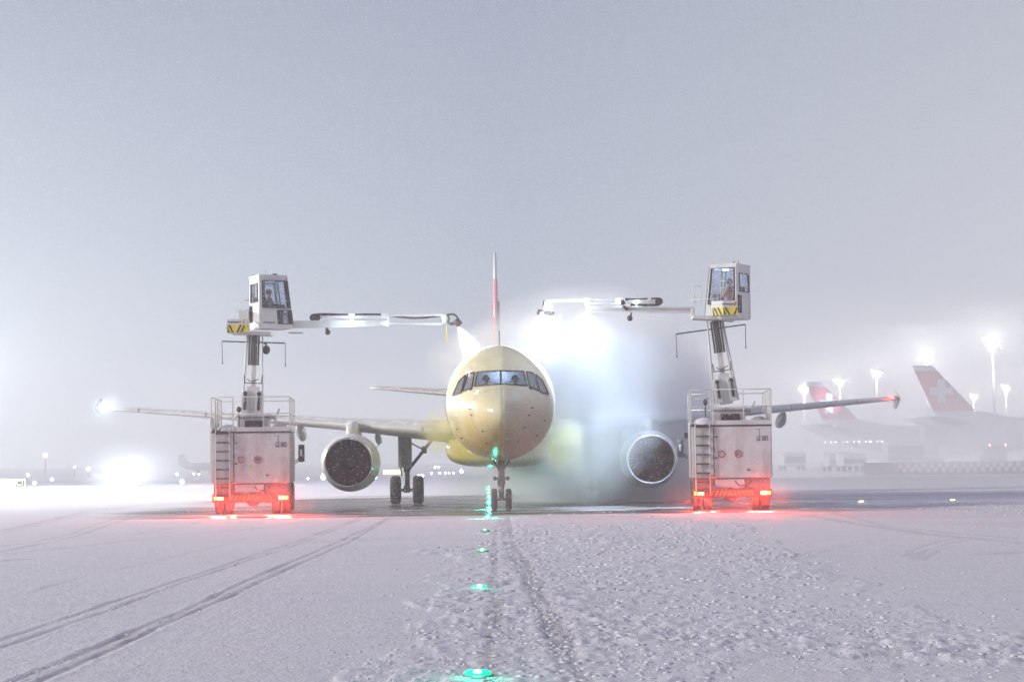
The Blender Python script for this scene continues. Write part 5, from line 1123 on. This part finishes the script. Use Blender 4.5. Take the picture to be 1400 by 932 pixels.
def foil_x(x, c, y, z):      # section in the x-z plane, nose towards +x
    return [Vector((x + c, y, z)), Vector((x + c * .7, y, z + c * .06)), Vector((x + c * .3, y, z + c * .05)), Vector((x, y, z)), Vector((x + c * .3, y, z - c * .04)), Vector((x + c * .7, y, z - c * .05))]
P1 = parked('airliner', 1238, 573, 372, 'big parked white airliner with red tail and white cross behind the checkered barrier')
P2 = parked('airliner', 1093, 584, 450, 'smaller looking parked airliner behind the wingtip, red tail with brightly lit cross', True)
lamp('tail_floodlight', 'SPOT', WM[P2.name] @ Vector((6, -9, 7.0)), 40000, (.45, .65, 1), P2, .3, (0, 1, .62), 34)
# small dark aircraft on the far left
t = thing('small_aircraft', (at(255, 650, 330).x, 330, 0), 'small dark aircraft far away left of the left deicing truck', 'aircraft'); T = WM[t.name]
MB(T).rings([[Vector((x, r_ * math.cos(a_), z + r_ * math.sin(a_))) for a_ in [2 * math.pi * i / 16 for i in range(16)]] for x, z, r_ in ((-1.2, 1.5, .1), (0, 1.3, .45), (1.5, 1.2, .6), (4, 1.2, .6), (5.2, 1.1, .35), (5.8, 1.0, .05))]).build('fuselage', FARGREY, t)
MB(T).prism([(-1.2, 0, 1.5), (.6, 0, 1.8), (-.6, 0, 3.1), (-1.2, 0, 3.1)], (0, .15, 0)).build('fin', FARGREY, t)
MB(T).prism([(1.5, -6, 1.3), (2.6, -6, 1.3), (3.2, 6, 1.3), (1.5, 6, 1.3)], (0, 0, .15)).build('wing', FARGREY, t)
MB(T).tube((3.5, 0, 0), (3.5, 0, .7), .12).tube((1.8, -.8, 0), (1.8, -.8, .8), .12).tube((1.8, .8, 0), (1.8, .8, .8), .12).build('landing_gear', DARK, t)

# ------------------------------------------------------------------ floodlight masts
FLOOD = emitter('flood_lamp', (1, .98, .88), 90)
def mast_proto():
    t = thing('floodlight_mast', (0, 0, 0), 'x', 'floodlight mast', 'tall floodlight masts'); T = Matrix()
    MB(T).tube((0, 0, 0), (0, 0, 26), .35, .16, 14).build('pole', FARGREY, t)
    hd = MB(T).tube((-1.8, 0, 26), (1.8, 0, 26), .12, n=8).tube((-1.2, 0, 25), (1.2, 0, 25), .10, n=8).build('head_frame', FARGREY, t)
    for k, (x, z) in enumerate(((-1.3, 26.6), (-.5, 26.3), (.4, 26.1), (1.2, 25.8), (-.7, 25.3), (.8, 24.8))):
        MB(T).ball((x, -.3, z), .19, 12, (1, .5, .8)).build('flood_lamp', FLOOD, hd)
    return t
MP = mast_proto(); first = True
for px, py, en, lb in ((1357, 466, 60000, 'tallest floodlight mast at the right edge, glaring above the parked aircraft'), (1267, 488, 42000, 'floodlight mast glaring just above the big red tail'), (1198, 509, 2500, 'floodlight mast above the red lit wingtip'), (1148, 521, 2500, 'floodlight mast right above the distant lit tail'), (1099, 531, 6000, 'floodlight mast left of the distant lit tail'), (1331, 541, 2500, 'faint floodlight mast behind the big parked aircraft, left one'), (1375, 529, 2500, 'faint floodlight mast behind the big parked aircraft, right one')):
    hp = at(px, py, 500).z - CH; Y = 500 * (26 - CH) / hp
    if Y > 1000: Y = 1000
    o = MP if first else copy_tree(MP); first = False
    q = at(px, py, Y); o.location = (q.x, Y, q.z - 26.); o.location.z = min(0, o.location.z) ; o.rotation_euler = (0, 0, random.uniform(-.5, .5)); o['label'] = lb
    WM[o.name] = Matrix.Translation(o.location)
    lamp('flood_glow', 'POINT', Vector((q.x, Y - 2, q.z)), en, (1, .98, .9), o, .8)
# one more mast outside the frame on the left lights the near snow and the air there
o = copy_tree(MP); o.location = (-48, 118, -8); o['label'] = 'floodlight mast just outside the left edge'; WM[o.name] = Matrix.Translation(o.location)
for x in list(o.children):
    if x.type == 'LIGHT': bpy.data.objects.remove(x)
lamp('flood_glow', 'POINT', Vector((-48, 116, 17.5)), 100000, (1, .97, .95), o, .8)
lamp('flood_glow', 'POINT', Vector((-50, 165, 9)), 36000, (.85, .97, 1), o, .8)

# ------------------------------------------------------------------ haze of driving snow
mb = MB(); mb.b2(-575, 575, -75, 1165, -1, 34); hz = mb.build('haze', None)
hz.data.materials.clear(); m = bpy.data.materials.new('haze'); m.use_nodes = True; nt = m.node_tree; N, L = nt.nodes, nt.links; N.clear()
o = N.new('ShaderNodeOutputMaterial'); v = N.new('ShaderNodeVolumePrincipled'); v.inputs['Color'].default_value = (.97, .975, .99, 1); v.inputs['Density'].default_value = .0014; v.inputs['Anisotropy'].default_value = 0
L.new(v.outputs[0], o.inputs['Volume']); hz.data.materials.append(m); hz['kind'] = 'stuff'; tag(hz, 'pale haze of driving snow over the whole apron', 'haze')
